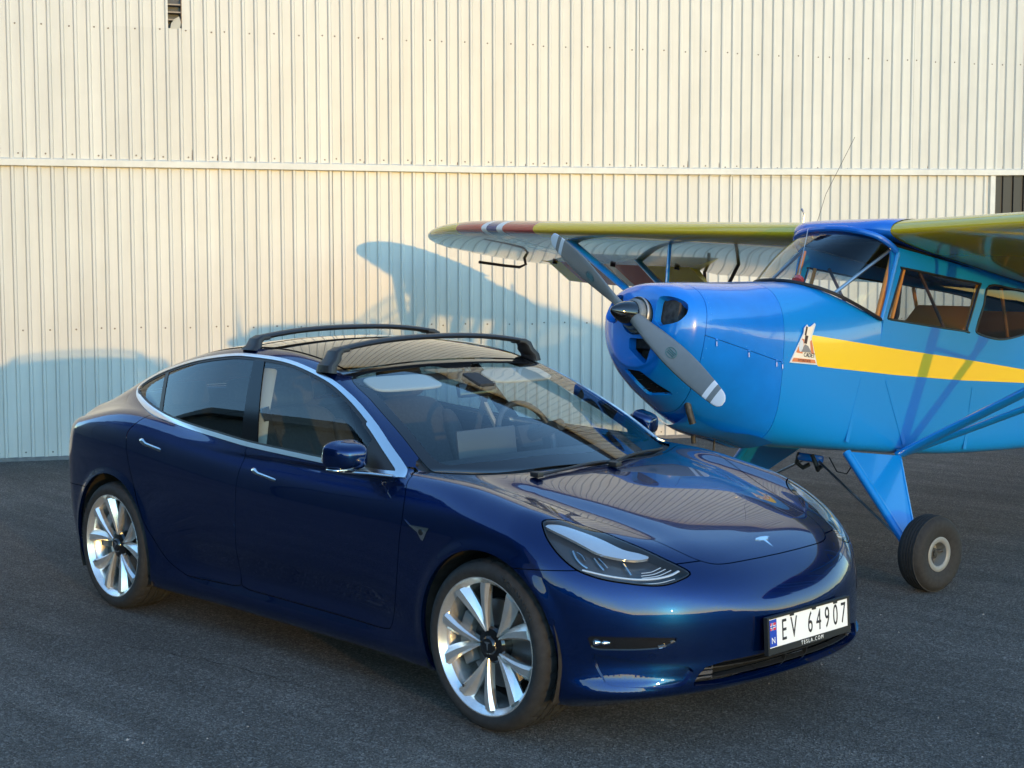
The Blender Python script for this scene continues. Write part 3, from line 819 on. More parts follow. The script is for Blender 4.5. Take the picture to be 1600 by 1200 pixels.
# ---- mirrors
def superell(c, r, e, nu=28, nv=18):
    V = []; F = []
    sp = lambda a, p: math.copysign(abs(a) ** p, a)
    for i in range(nv + 1):
        v = -math.pi / 2 + math.pi * i / nv
        for k in range(nu):
            u = 2 * math.pi * k / nu
            V.append((c[0] + r[0] * sp(math.cos(v), e) * sp(math.cos(u), e), c[1] + r[1] * sp(math.cos(v), e) * sp(math.sin(u), e), c[2] + r[2] * sp(math.sin(v), e)))
    for i in range(nv):
        for k in range(nu): F.append((i * nu + k, i * nu + (k + 1) % nu, (i + 1) * nu + (k + 1) % nu, (i + 1) * nu + k))
    return np.array(V), F
for s_ in (1, -1):
    V, F = superell((0, 0, 0), (.085, .086, .064), .50)
    # nose-shaped: blunt at the rear, tapered forward and towards the door
    t = (V[:, 0] + .075) / .15
    V[:, 2] = np.where(V[:, 2] > 0, V[:, 2] * (1 - .42 * np.clip(t, 0, 1) ** 2), V[:, 2] * (1 - .10 * np.clip(t, 0, 1) ** 2))
    V[:, 1] *= 1 - .30 * np.clip(t, 0, 1) ** 2
    V[:, 2] = np.where((V[:, 1] < 0) & (V[:, 2] > 0), V[:, 2] * (1 - .25 * np.clip(-V[:, 1] / .086, 0, 1) ** 2), V[:, 2])
    V[:, 0] = np.where(V[:, 0] < 0, V[:, 0] * .45, V[:, 0])
    V[:, 0] += V[:, 1] * .28
    V = (V + np.array([-.815, -.950, 1.010])) * np.array([1, s_, 1])
    mr = raw('side_mirror', V, F, M_paint, car, True, None, 60)
    bm = bmesh.new(); bm.from_mesh(mr.data); bmesh.ops.recalc_face_normals(bm, faces=bm.faces[:]); bm.to_mesh(mr.data); bm.free()
    MB().prism(crom([(-.070, -.042), (.070, -.044), (.076, .034), (.056, .044), (-.05, .042), (-.070, .028)], 3, True).tolist(), (-.848 , s_ * -.950, 1.010), (.27, 1 * s_, 0), (0, 0, 1), (-1, .27 * s_, 0), .004).build('mirror_glass', M_hlsil, mr, False)
    arm = MB().tube(np.array([(-.83, s_ * -1.02, .952), (-.80, s_ * -.98, .944), (-.77, s_ * -.945, .940), (-.70, s_ * -.905, .938), (-.58, s_ * -.878, .936)]), [.010, .016, .017, .015, .012], 10, flat=.55)
    arm.build('mirror_arm', M_chrome, mr)
    V2, F2 = superell((-.823, s_ * -.950, .950), (.045, .078, .009), .6)
    raw('mirror_base', V2, F2, M_chrome, mr, True)
# ---- roof bars
def roof_bar(xc, foot, ztop_c, ztop_e, y_e):
    L = []
    for u in np.linspace(-1, 1, 33): L.append((xc + .0 * abs(u), u * y_e, ztop_e + (ztop_c - ztop_e) * (1 - abs(u) ** 2.4) - .014))
    rb = MB().tube(L, .036, 14, flat=.38, up=(0, 0, 1)).build('roof_bar', M_bar, car)
    for s_ in (-1, 1):
        rows = []
        prof = [(y_e - .030, ztop_e - .014, .036, .0135), (y_e + .010, ztop_e - .016, .038, .016), (y_e + .034, ztop_e - .030, .044, .021), (y_e + .046, ztop_e - .058, .050, .024), (foot[0], (ztop_e - .058 + foot[1]) / 2, .056, .026), (foot[0] + .006, foot[1] - .004, .062, .026)]
        V = []
        nn = 16
        for (yy, zz, hx, hy), tilt in zip(prof, (90, 60, 35, 15, 8, 8)):
            for k in range(nn):
                t = 2 * math.pi * k / nn; c_, s2 = math.cos(t), math.sin(t)
                cx = math.copysign(abs(c_) ** .55, c_) * hx; cy = math.copysign(abs(s2) ** .6, s2) * hy
                ta = math.radians(tilt)
                V.append((xc + cx + .0, s_ * (yy + cy * math.cos(ta)), zz + cy * math.sin(ta)))
        F = []
        for i in range(len(prof) - 1):
            for k in range(nn): F.append((i * nn + k, i * nn + (k + 1) % nn, (i + 1) * nn + (k + 1) % nn, (i + 1) * nn + k))
        F += [tuple(range(nn)), tuple((len(prof) - 1) * nn + k for k in range(nn))]
        MB().add(V, F).build('bar_foot', M_bar, rb)
roof_bar(-1.330, (.652, 1.318), 1.474, 1.432, .575)
roof_bar(-2.010, (.607, 1.392), 1.500, 1.464, .545)
# ---- emblems, badge
EMB = [(-.042, .020), (-.030, .030), (0, .034), (.030, .030), (.042, .020), (.026, .018), (.022, .008), (.008, .010), (.0, -.050), (-.008, .010), (-.022, .008), (-.026, .018)]
pe = [(.655 - b_ * .95, a_ * 1.12, .72) for a_, b_ in EMB]
Pb, g = on_body(pe)
n = len(pe); F = [tuple(range(n)), tuple(range(n, 2 * n))[::-1]] + [(i, (i + 1) % n, n + (i + 1) % n, n + i) for i in range(n)]
o = raw('hood_emblem', np.concatenate([Pb + g * .003, Pb - g * .001]), F, M_silver, car, False)
for s_ in (1, -1):
    bd = [(-.475, .775), (-.440, .757), (-.318, .757), (-.330, .742), (-.352, .702), (-.366, .707), (-.388, .733), (-.430, .748)]
    Pb, g = on_body([(x_, -.92, z_) for x_, z_ in bd]); n = len(bd)
    F = [tuple(range(n)), tuple(range(n, 2 * n))[::-1]] + [(i, (i + 1) % n, n + (i + 1) % n, n + i) for i in range(n)]
    sb = raw('side_badge', np.concatenate([Pb + g * .004, Pb - g * .002]) * np.array([1, s_, 1]), F, M_chrome, car, False)
    for c_ in ((-.366, .736, .0125), ):
        Pb, g = on_body([(c_[0], -.92, c_[1])])
        MB().lathe([(.001, -.0062), (c_[2], -.0062), (c_[2], .0)], 20, Matrix.Translation((Pb[0] * np.array([1, s_, 1])).tolist()) @ Matrix.Rotation(0 if s_ > 0 else math.pi, 4, 'Z')).build('side_camera', M_gloss, sb)
# parking sensors
for (px_, py_, pz_) in ((.642, -.668, .377), (.351, -.896, .491), (.642, .668, .377), (.351, .896, .491)):
    Pb, g = on_body([(px_, py_, pz_)]); q = Vector(g[0]).to_track_quat('Y', 'Z').to_matrix().to_4x4()
    MB().lathe([(.001, .0012), (.0105, .0012), (.0118, -.001), (.0125, .0016), (.0135, .0016), (.014, -.002)], 24, Matrix.Translation(Pb[0].tolist()) @ q).build('parking_sensor', M_paint, o_bump)
# ---- licence plate
px0, pz0 = .862, .425
tl = math.radians(3)
PX, PY, PZ = np.array([0, 1., 0]), np.array([-math.sin(tl), 0, math.cos(tl)]), np.array([math.cos(tl), 0, math.sin(tl)])
PO = np.array([px0, 0, pz0])
def pbox(mb, u0, u1, v0, v1, w0_, w1_):
    V = [PO + PX * u + PY * v + PZ * w_ for w_ in (w0_, w1_) for v in (v0, v1) for u in (u0, u1)]
    mb.add(V, [(0, 1, 3, 2), (4, 6, 7, 5), (0, 4, 5, 1), (2, 3, 7, 6), (0, 2, 6, 4), (1, 5, 7, 3)])
mb = MB(); pbox(mb, -.272, .272, -.079, .064, -.012, .0); pbox(mb, -.272, .272, -.079, -.054, 0, .007)
pbox(mb, -.272, -.2605, -.054, .064, 0, .006); pbox(mb, .2605, .272, -.054, .064, 0, .006); pbox(mb, -.2605, .2605, .0555, .064, 0, .006)
for u in (-.115, .03, .175): pbox(mb, u - .012, u + .012, .048, .0555, 0, .006)
plate = mb.build('license_plate_frame', M_black, car, False)
mb = MB(); pbox(mb, -.22, .22, -.03, .03, -.05, -.012); mb.build('plate_mount', M_dark, plate, False)
mb = MB(); pbox(mb, -.260, .260, -.054, .055, 0, .0025); pl = mb.build('license_plate', M_white, plate, False)
mb = MB(); pbox(mb, -.256, -.212, -.051, .052, .0025, .0031); mb.build('plate_country_band', M_pblue, pl, False)
mb = MB(); pbox(mb, -.252, -.217, .012, .040, .0031, .0035); mb.build('flag_field', M_pred, pl, False)
mb = MB(); pbox(mb, -.252, -.217, .0215, .0305, .0035, .0039); mb.build('flag_white_bar', M_white, pl, False)
mb = MB(); pbox(mb, -.2435, -.2345, .012, .040, .0036, .00395); mb.build('flag_white_upright', M_white, pl, False)
mb = MB(); pbox(mb, -.252, -.217, .0238, .0282, .0040, .0043); mb.build('flag_blue_bar', M_pblue, pl, False)
mb = MB(); pbox(mb, -.2412, -.2368, .012, .040, .00405, .00435); mb.build('flag_blue_upright', M_pblue, pl, False)
place_text('plate_letter', text_mesh('N', .034, .95, .0003), M_white, pl, PO + PX * -.234 + PY * -.028 + PZ * .0034, PX, PY, PZ)
def plate_char(ch, u, hgt=.116):
    place_text('plate_character', text_mesh(ch, hgt, .60, .0005), M_ink, pl, PO + PX * u + PY * -.001 + PZ * .0030, PX, PY, PZ)
for ch, u in zip('EV64907', (-.165, -.102, .005, .062, .119, .176, .230)): plate_char(ch, u)
place_text('frame_lettering', text_mesh('TESLA.COM', .0215, .95, .0003, 1.5), M_white, plate, PO + PX * .01 + PY * -.066 + PZ * .0074, PX, PY, PZ)
# ---- wipers
for s_, pts in ((0, [(-.175, .03, .94), (-.22, .10, .945), (-.30, .36, .955), (-.345, .52, .958), (-.37, .58, .955)]), (1, [(-.205, -.42, .93), (-.215, -.25, .945), (-.225, -.05, .95), (-.215, .08, .945)])):
    Pb, g = on_body(crom(pts, 6), .012)
    wp = MB().tube(Pb, .007, 6).build('wiper', M_black, car)
    MB().box(Pb[0] + g[0] * .004, (.05, .035, .022), None, .006).build('wiper_pivot', M_black, wp)
Pb, g = on_body(crom([(-.19, -.09, .93), (-.17, .0, .93), (-.165, .05, .93), (-.20, .14, .93)], 6), .010)
# ---- interior
def ibox(name, c, d, m, R=None, bev=.03, par=car): return MB().box(c, d, R, bev).build(name, m, par)
db = crom([(-.30, .86), (-.42, .925), (-.60, .945), (-.80, .935), (-.90, .90), (-.93, .84), (-.88, .70), (-.70, .55)], 5)
V = []; F = []
ys = np.linspace(-.72, .72, 9)
for i, (x_, z_) in enumerate(db):
    for y_ in ys: V.append((x_ - .10 * (abs(y_) / .72) ** 2 * (1 if x_ > -.6 else .3), y_, z_ - .015 * (abs(y_) / .72) ** 2))
for i in range(len(db) - 1):
    for k in range(8): F.append((i * 9 + k, i * 9 + k + 1, (i + 1) * 9 + k + 1, (i + 1) * 9 + k))
raw('dashboard', V, F, M_int, car, True)
ibox('dash_trim', (-.925, 0, .855), (.02, 1.36, .045), M_wood, None, .006)
scr = ibox('touch_screen', (-.955, 0, .925), (.014, .375, .225), M_screenb, rotm('Y', -8), .006)
MB().box((-.964, 0, .924), (.003, .36, .21), rotm('Y', -8)).build('screen_glass', M_screen, scr, False)
MB().box((-.93, 0, .85), (.03, .10, .07)).build('screen_bracket', M_int, scr, False)
sw = empty('steering_wheel', (-1.07, .37, .955), (0, math.radians(-24), 0), car)
t = np.linspace(0, 2 * math.pi, 41)[:-1]
MB().tube([(0, .18 * math.cos(a_), .18 * math.sin(a_)) for a_ in t], .015, 10, closed=True, up=(1, 0, 0)).build('steering_rim', M_seat, sw)
MB().box((.012, 0, 0), (.05, .15, .12), None, .03).build('steering_hub', M_int, sw)
for p_ in ((.17, 0), (-.17, 0)): MB().tube([(.005, 0, 0), (.003, p_[0], p_[1])], .016, 8, flat=.5).build('steering_spoke', M_int, sw)
MB().tube([(0, 0, 0), (.25, 0, -.02)], .03, 10).build('steering_column', M_int, sw)
def seat(y_):
    s_ = empty('front_seat', (-1.50, y_, .30), (0, 0, 0), car)
    MB().box((.0, 0, .17), (.54, .52, .16), rotm('Y', -8), .06).build('seat_cushion', M_seat, s_)
    V, F = superell((0, 0, 0), (.075, .255, .34), .5); V = V @ rotm('Y', -24).T + np.array([-.38, 0, .48])
    raw('seat_back', V, F, M_seat, s_, True)
    for k in (-1, 1):
        V, F = superell((0, 0, 0), (.07, .06, .28), .6); V = V @ rotm('Y', -24).T + np.array([-.33, k * .22, .46]); raw('seat_bolster', V, F, M_seat, s_, True)
    V, F = superell((0, 0, 0), (.055, .14, .10), .55); V = V @ rotm('Y', -20).T + np.array([-.545, 0, .885]); raw('headrest', V, F, M_seat, s_, True)
seat(-.37); seat(.37)
rs = empty('rear_seat', (-2.45, 0, .3), (0, 0, 0), car)
MB().box((.0, 0, .17), (.5, 1.3, .18), rotm('Y', -6), .06).build('seat_cushion', M_seat, rs)
MB().box((-.36, 0, .45), (.16, 1.30, .58), rotm('Y', -26), .06).build('seat_back', M_seat, rs)
for y_ in (-.4, 0, .4): MB().box((-.50, y_, .80), (.09, .25, .14), rotm('Y', -20), .04).build('headrest', M_seat, rs)
ibox('parcel_shelf', (-3.05, 0, .98), (.55, 1.25, .03), M_int)
ibox('center_console', (-1.25, 0, .48), (.95, .22, .30), M_int, None, .04)
for s_ in (1, -1):
    Vd = []
    for x_ in np.linspace(-.62, -2.55, 12):
        for z_ in (.32, .62, .80, .925 - .02 * (x_ > -1) + .03 * max(0, -x_ - 1.7)): Vd.append((x_, s_ * (-.80 if z_ < .7 else -.815), z_))
    raw('door_card', Vd, [(i * 4 + k, i * 4 + k + 1, i * 4 + 5 + k, i * 4 + 4 + k) for i in range(11) for k in range(3)], M_int, car, True)
    # pillar linings and belts
    MB().tube([(-1.72, s_ * -.775, .93), (-1.78, s_ * -.705, 1.12), (-1.85, s_ * -.612, 1.30)], .040, 8, flat=.4).build('pillar_lining', M_cream, car)
    MB().tube([(-.60, s_ * -.745, .955), (-.85, s_ * -.685, 1.10), (-1.1, s_ * -.645, 1.215), (-1.24, s_ * -.625, 1.275), (-1.6, s_ * -.615, 1.340), (-2.1, s_ * -.605, 1.345), (-2.5, s_ * -.595, 1.290), (-2.9, s_ * -.555, 1.175)], .022, 8).build('rail_lining', M_cream if False else M_int, car)
    MB().tube([(-1.73, s_ * -.72, 1.13), (-1.74, s_ * -.68, 1.0), (-1.72, s_ * -.60, .80), (-1.62, s_ * -.55, .55)], .022, 6, flat=.12).build('seat_belt', M_int, car)
ws_n = [(-1.205, 1.318), (-1.08, 1.268)]
for y_ in (-.365, .365):
    V, F = superell((-1.135, y_, 1.262), (.075, .205, .010), .45); c0 = np.array([-1.135, y_, 1.262])
    V = (V - c0) @ rotm('Y', 21).T + c0; raw('sun_visor', V, F, M_cream, car, True)
MB().box((-1.03, 0, 1.218), (.03, .24, .07), rotm('Y', -12), .014).build('rear_view_mirror', M_gloss, car)
MB().box((-1.02, 0, 1.255), (.14, .10, .04), rotm('Y', 20), .012).build('camera_housing', M_int, car)
raw('headliner_header', [(-1.235, -.58, 1.288), (-1.235, .58, 1.288), (-1.15, .60, 1.262), (-1.15, -.60, 1.262)], [(0, 1, 2, 3)], M_int, car, False)
# ---------------------------------------------------------------- light plane (local frame: X forward, Y left, Z up; sits tail-low)
M_pblu = bump_into(mat('fabric_blue_paint', (.002, .205, .60), rough=.30, coat=.65, coat_rough=.06), 3.0, .12, .02)
M_cowlb = bump_into(noise_into(mat('cowl_blue_paint', (.002, .165, .60), rough=.26, coat=.8, coat_rough=.05), 5, .9, 1.08), 2.5, .10, .02)
M_cenb = mat('wing_root_blue_paint', (.003, .115, .52), rough=.25, coat=.8, coat_rough=.05)
M_yel = mat('wing_yellow_paint', (.66, .44, .010), rough=.22, coat=.8, coat_rough=.04)
M_sty = mat('stripe_yellow_paint', (.83, .55, .008), rough=.3, coat=.6, coat_rough=.06)
M_red = mat('band_red_paint', (.42, .045, .035), rough=.25, coat=.8, coat_rough=.04)
M_bwh = mat('band_white_paint', (.62, .66, .70), rough=.3, coat=.6)
M_bbl = mat('band_blue_paint', (.025, .035, .16), rough=.25, coat=.8, coat_rough=.04)
M_lett = mat('underwing_letter_grey', (.22, .27, .28), rough=.3, coat=.6)
M_prop = noise_into(mat('propeller_grey', (.15, .165, .17), rough=.42, coat=.15, coat_rough=.2), 8, .92, 1.08)
M_propw = mat('propeller_tip_white', (.66, .68, .72), rough=.45)
M_plex = glass_mat('plexiglass', (.86, .88, .88), ior=1.45)
M_plex2 = glass_mat('plexiglass_tinted', (.42, .46, .48), ior=1.45)
M_stl = mat('bare_steel', (.45, .46, .47), rough=.3, metal=1.0)
M_eng = noise_into(mat('engine_dark_metal', (.05, .048, .045), rough=.6, metal=.5), 30, .5, 1.6)
M_tan = mat('varnished_wood', (.60, .22, .03), rough=.4, coat=.4)
M_cream2 = mat('decal_cream', (.80, .72, .60), rough=.5)
M_oran = mat('decal_orange', (.62, .20, .08), rough=.5)
M_brown = mat('decal_brown', (.05, .025, .025), rough=.5)
M_dgrey = mat('decal_grey', (.22, .22, .23), rough=.5)
M_teal = mat('propeller_logo_teal', (.02, .13, .13), rough=.5)
plane = empty('airplane')
tag(plane, 'bright blue high-wing light plane with yellow wings and a grey two-blade propeller', 'airplane')
_th, _psi = .174, 4.583
_f0 = Vector((math.cos(_psi), math.sin(_psi), 0)); _l = Vector((-math.sin(_psi), math.cos(_psi), 0)); _k = Vector((0, 0, 1))
_fx = _f0 * math.cos(_th) + _k * math.sin(_th); _uz = -_f0 * math.sin(_th) + _k * math.cos(_th)
plane.matrix_world = Matrix(((_fx.x, _l.x, _uz.x, -1.053), (_fx.y, _l.y, _uz.y, 2.685), (_fx.z, _l.z, _uz.z, 0), (0, 0, 0, 1)))
# --- fuselage loft
_st = [  # X, half width, zmid, ztop, zbot, n_top, n_bot
    (1.575, .055, 1.27, 1.32, 1.17, 2.0, 2.0), (1.567, .18, 1.26, 1.385, 1.05, 2.1, 2.0), (1.545, .275, 1.26, 1.434, .985, 2.2, 2.0), (1.50, .338, 1.26, 1.464, .928, 2.3, 2.0), (1.42, .370, 1.25, 1.484, .862, 2.4, 2.0),
    (1.30, .385, 1.24, 1.508, .792, 2.5, 2.0), (1.12, .390, 1.22, 1.538, .715, 2.6, 2.1), (.95, .388, 1.20, 1.566, .682, 2.7, 2.4), (.80, .384, 1.18, 1.594, .668, 2.9, 3.2),
    (.60, .380, 1.15, 1.628, .668, 3.2, 4.2), (.40, .376, 1.12, 1.656, .682, 3.6, 5.5), (.20, .374, 1.10, 1.665, .696, 4.5, 7), (-.02, .372, 1.10, 1.67, .712, 6, 9)]
_sx = np.array([q[0] for q in _st])[::-1]
_si = [pchip(_sx, np.array([q[j] for q in _st])[::-1]) for j in range(1, 7)]
def loft(xs, params, nth=120):
    V = []; 
    th = np.linspace(0, 2 * np.pi, nth + 1)[:-1]
    for x in xs:
        w_, zm, zt, zb, nt_, nb_ = params(x)
        td = np.linspace(0, 2 * np.pi, 2401); c, s = np.cos(td), np.sin(td)
        n_ = np.where(s >= 0, nt_, nb_)
        y = w_ * np.sign(c) * np.abs(c) ** (2 / n_); z = zm + np.where(s >= 0, zt - zm, zm - zb) * np.sign(s) * np.abs(s) ** (2 / n_)
        arc = np.concatenate([[0], np.cumsum(np.hypot(np.diff(y), np.diff(z)))]); ta = th / (2 * np.pi) * arc[-1]
        y = np.interp(ta, arc, y); z = np.interp(ta, arc, z)
        V.append(np.stack([np.full(nth, x), y, z], 1))
    G = np.array(V); m = len(xs)
    # normals by finite differences
    du = np.gradient(G, axis=0); dv = np.roll(G, -1, 1) - np.roll(G, 1, 1)
    N = np.cross(dv, du); N /= np.linalg.norm(N, axis=2)[:, :, None] + 1e-12
    cen = G.mean(1, keepdims=True); sg = np.sign(((G - cen) * N)[:, :, 1:].sum(2, keepdims=True)); N = N * np.where(sg == 0, 1, sg)
    idx = np.arange(m * nth).reshape(m, nth); a = idx[:-1]; b = np.roll(a, -1, 1); c2 = np.roll(idx[1:], -1, 1); d = idx[1:]
    F = np.concatenate([np.stack([a.ravel(), b.ravel(), c2.ravel()], 1), np.stack([a.ravel(), c2.ravel(), d.ravel()], 1)])
    V = G.reshape(-1, 3); N = N.reshape(-1, 3)
    e = np.cross(V[F[:, 1]] - V[F[:, 0]], V[F[:, 2]] - V[F[:, 0]]); fl = (e * (N[F].mean(1))).sum(1) < 0; F[fl] = F[fl][:, ::-1]
    return V, N, F
def side_y(x): return float(np.interp(x, _sx, np.array([q[1] for q in _st])[::-1]))
def pXZ(M): return M[0][:, [0, 2]]
def pYZ(M): return M[0][:, [1, 2]]
def pXY(M): return M[0][:, [0, 1]]
def psplit(M, proj, poly, gap=0., mask=None):
    d = sdf_poly(proj(M), poly)
    if mask is not None: d = np.where(mask(M[0]), d, .12)
    return cut(M, d + gap), cut(M, gap - d)
def pmake(name, M, m, par=plane, fl=0): 
    if fl: M = flange(M, fl, False)
    return raw(name, M[0], M[2], m, par, True, M[1])
xs = np.concatenate([1.575 - .04 * np.linspace(0, 1, 9) ** 1.5, np.linspace(1.525, -.02, 64)])
NOSE = loft(xs, lambda x: [f_(np.array([x]))[0] for f_ in _si], 176)
frontm = lambda V: V[:, 0] > 1.25
holes = []
for sgn in (1, -1):
    P_ = crom([(sgn * .150, 1.385), (sgn * .24, 1.388), (sgn * .305, 1.362), (sgn * .325, 1.31), (sgn * .300, 1.262), (sgn * .23, 1.236), (sgn * .150, 1.232), (sgn * .142, 1.31)], 5, True)
    _, NOSE = psplit(NOSE, pYZ, P_, 0, frontm)
P_ = crom([(-.072, 1.140), (-.05, 1.152), (.03, 1.152), (.120, 1.150), (.142, 1.130), (.125, 1.065), (.100, 1.020), (.04, 1.050), (-.03, 1.095)], 4, True)
_, NOSE = psplit(NOSE, pYZ, P_, 0, frontm)
P_ = [(.155 * math.cos(t_), 1.272 + .118 * math.sin(t_)) for t_ in np.linspace(0, 2 * math.pi, 40)[:-1]]
P_ = [(.128 * math.cos(t_), 1.275 + .105 * math.sin(t_)) for t_ in np.linspace(0, 2 * math.pi, 40)[:-1]]
_, NOSE = psplit(NOSE, pYZ, P_, 0, frontm)
P_ = [(-.085, .985), (.050, .978), (.066, .970), (.165, .885), (.16, .872), (.02, .858), (.0, .866)]
coolM, NOSE = psplit(NOSE, pYZ, P_, 0, lambda V: (V[:, 0] > 1.15))
# windscreen opening in the deck
P_wsb = crom([(.015, -.40), (.18, -.372), (.35, -.335), (.47, -.255), (.55, -.13), (.575, 0), (.55, .13), (.47, .255), (.35, .335), (.18, .372), (.015, .40)], 6).tolist() + [(-.1, .42), (-.1, -.42)]
_d = np.maximum(sdf_poly(pXY(NOSE), P_wsb), 1.500 + .25 * NOSE[0][:, 0] - NOSE[0][:, 2]); NOSE = cut(NOSE, -_d)
# nose bowl | cowl panels | front fuselage
def seam(M, fn, gap=.0016): d = fn(M[0]); return cut(M, d + gap), cut(M, gap - d)
sx_ = lambda V: -(V[:, 0] - (1.405 - .55 * (V[:, 2] - 1.27) ** 2 - .0 * V[:, 0]))
bowl, rest_ = seam(NOSE, sx_)
fw_ = lambda V: -(V[:, 0] - (.80 + .10 * (V[:, 2] - 1.2)))
cowlM, fwd = seam(rest_, fw_)
fnz = lambda V: -(V[:, 2] - (1.205 - .105 * (1.39 - V[:, 0])))
ctop, cbot = seam(cowlM, fnz)
o_bowl = pmake('nose_bowl', bowl, M_cowlb, fl=.05)
o_cool = pmake('oil_cooler', shift(coolM, -.018), M_dark)
for zz in np.arange(.872, .98, .014):
    q_ = cut(coolM, np.abs(coolM[0][:, 2] - zz) - .0025)
    if len(q_[2]): pmake('cooler_fin', shift(q_, -.008), M_black, o_cool)
o_ct = pmake('upper_cowl', ctop, M_cowlb, fl=.02); o_cb = pmake('lower_cowl', cbot, M_cowlb, fl=.02)
st1 = [(.60, 1.329), (.505, 1.160), (-.203, 1.201), (-.821, 1.249), (-1.49, 1.317), (-4.6, 1.40), (-4.6, 1.43), (-1.47, 1.403), (-.793, 1.382), (-.171, 1.355)]
leftm = lambda V: V[:, 1] != 99
strip1, fwd = psplit(fwd, pXZ, st1, 0)
pmake('forward_fuselage', fwd, M_pblu, fl=.004)
for sg_ in (1, -1): pmake('fuselage_stripe', cut(strip1, -sg_ * strip1[0][:, 1]), M_sty)
# cabin and rear fuselage: a box with rounded edges tapering to the tail
_ct = [(-.02, .372, 1.10, 1.985, .712, 14, 9), (-.40, .372, 1.12, 1.985, .738, 14, 10), (-.92, .372, 1.15, 1.985, .787, 14, 10), (-1.30, .368, 1.2, 1.985, .838, 13, 10), (-1.60, .358, 1.25, 1.985, .879, 11, 9), (-1.85, .342, 1.27, 1.955, .915, 9, 8),
       (-2.2, .305, 1.3, 1.86, .955, 4.5, 7), (-3.2, .22, 1.32, 1.70, 1.065, 3.5, 5), (-4.4, .11, 1.35, 1.56, 1.19, 3, 4), (-5.15, .035, 1.36, 1.46, 1.26, 3, 3)]
_cx = np.array([q[0] for q in _ct])[::-1]; _ci = [pchip(_cx, np.array([q[j] for q in _ct])[::-1]) for j in range(1, 7)]
xs2 = np.concatenate([np.linspace(-.02, -1.7, 85), np.linspace(-1.76, -5.15, 60)])
CAB = loft(xs2, lambda x: [f_(np.array([x]))[0] for f_ in _ci], 220)
P_w1 = crom([(-.128, 1.825), (-.11, 1.75), (-.062, 1.545), (-.075, 1.522), (-.2, 1.526), (-.80, 1.556), (-.822, 1.575), (-.885, 1.84), (-.875, 1.868), (-.6, 1.855), (-.15, 1.838)], 3, True)
P_w2 = crom([(-.99, 1.872), (-.955, 1.74), (-.915, 1.60), (-.935, 1.562), (-1.1, 1.553), (-1.24, 1.570), (-1.45, 1.635), (-1.68, 1.73), (-1.82, 1.81), (-1.86, 1.87), (-1.80, 1.91), (-1.50, 1.912), (-1.25, 1.895)], 4, True)
w1, CAB = psplit(CAB, pXZ, P_w1, 0, lambda V: V[:, 2] > 1.3)
w2, CAB = psplit(CAB, pXZ, P_w2, 0, lambda V: V[:, 2] > 1.3)
CAB = cut(CAB, np.where(CAB[0][:, 0] > -1.45, CAB[0][:, 2] - 1.955, -1))
strip2, CAB = psplit(CAB, pXZ, st1, 0)
pmake('rear_fuselage', CAB, M_pblu, fl=.012)
for sg_ in (1, -1): pmake('fuselage_stripe', cut(strip2, -sg_ * strip2[0][:, 1]), M_sty)
for q, mm in ((w1, M_plex), (w2, M_plex2)):
    for sg_ in (1, -1): pmake('cabin_window', shift(cut(q, -sg_ * q[0][:, 1]), -.004), mm)
mbw = None
for P_ in (P_w1, P_w2):
    for sg_ in (1, -1):
        pts = np.array([(a_, sg_ * (.372 if a_ > -1.2 else float(_ci[0](np.array([a_]))[0]) + .001), b_) for a_, b_ in P_])
        MB().tube(pts, .007, 6, closed=True, up=(0, 1, 0)).build('window_frame', M_black, plane)
# --- windscreen: curved sheet between deck line and wing root
B_ = crom([(.575, 0, 1.640), (.55, .13, 1.636), (.47, .255, 1.618), (.35, .335, 1.588), (.18, .368, 1.545), (.0, .374, 1.503)], 8)
T_ = crom([(.145, 0, 2.022), (.135, .13, 2.018), (.110, .24, 2.005), (.06, .32, 1.985), (.0, .358, 1.955), (-.065, .374, 1.918)], 8)
B_ = np.concatenate([B_[::-1] * np.array([1, -1, 1]), B_[1:]]); T_ = np.concatenate([T_[::-1] * np.array([1, -1, 1]), T_[1:]])
nB = len(B_); V = []; F = []
for q in np.linspace(0, 1, 9):
    bul = .035 * math.sin(math.pi * q)
    for i in range(nB):
        c_ = B_[i] * (1 - q) + T_[i] * q; nrm = np.array([.6, c_[1] * 1.5, .55]); V.append(c_ + bul * nrm * (1 - abs(i - nB // 2) / (nB / 2)) ** .5)
for r_ in range(8):
    for i in range(nB - 1): F.append((r_ * nB + i, r_ * nB + i + 1, (r_ + 1) * nB + i + 1, (r_ + 1) * nB + i))
o_wsn = raw('cockpit_windscreen', V, F, M_plex, plane, True)
MB().tube(B_ + np.array([.004, 0, .003]), .011, 8).build('windscreen_seal', M_black, o_wsn)
for sg_ in (1, -1):
    MB().tube([(.0, sg_ * .374, 1.503), (-.02, sg_ * .376, 1.62), (-.065, sg_ * .376, 1.918)], .014, 8).build('windscreen_post', M_pblu, plane)
    MB().tube([(.02, sg_ * .352, 1.52), (-.05, sg_ * .348, 1.93)], .013, 8).build('cabin_frame_tube', M_tan, plane)
    MB().tube([(.36, sg_ * .30, 1.60), (-.03, sg_ * .345, 1.93)], .011, 8).build('cabin_frame_tube', M_stl, plane)
    MB().tube([(-.12, sg_ * .350, 1.53), (-.17, sg_ * .350, 1.84)], .012, 8).build('cabin_frame_tube', M_tan, plane)
    MB().tube([(-.84, sg_ * .350, 1.55), (-.90, sg_ * .350, 1.87)], .014, 8).build('cabin_frame_tube', M_tan, plane)
    MB().tube([(-.30, sg_ * .350, 1.86), (-.62, sg_ * .350, 1.55)], .010, 8).build('cabin_frame_tube', M_brown, plane)
    MB().tube([(-1.15, sg_ * .345, 1.88), (-1.30, sg_ * .34, 1.57)], .012, 8).build('cabin_frame_tube', M_tan, plane)
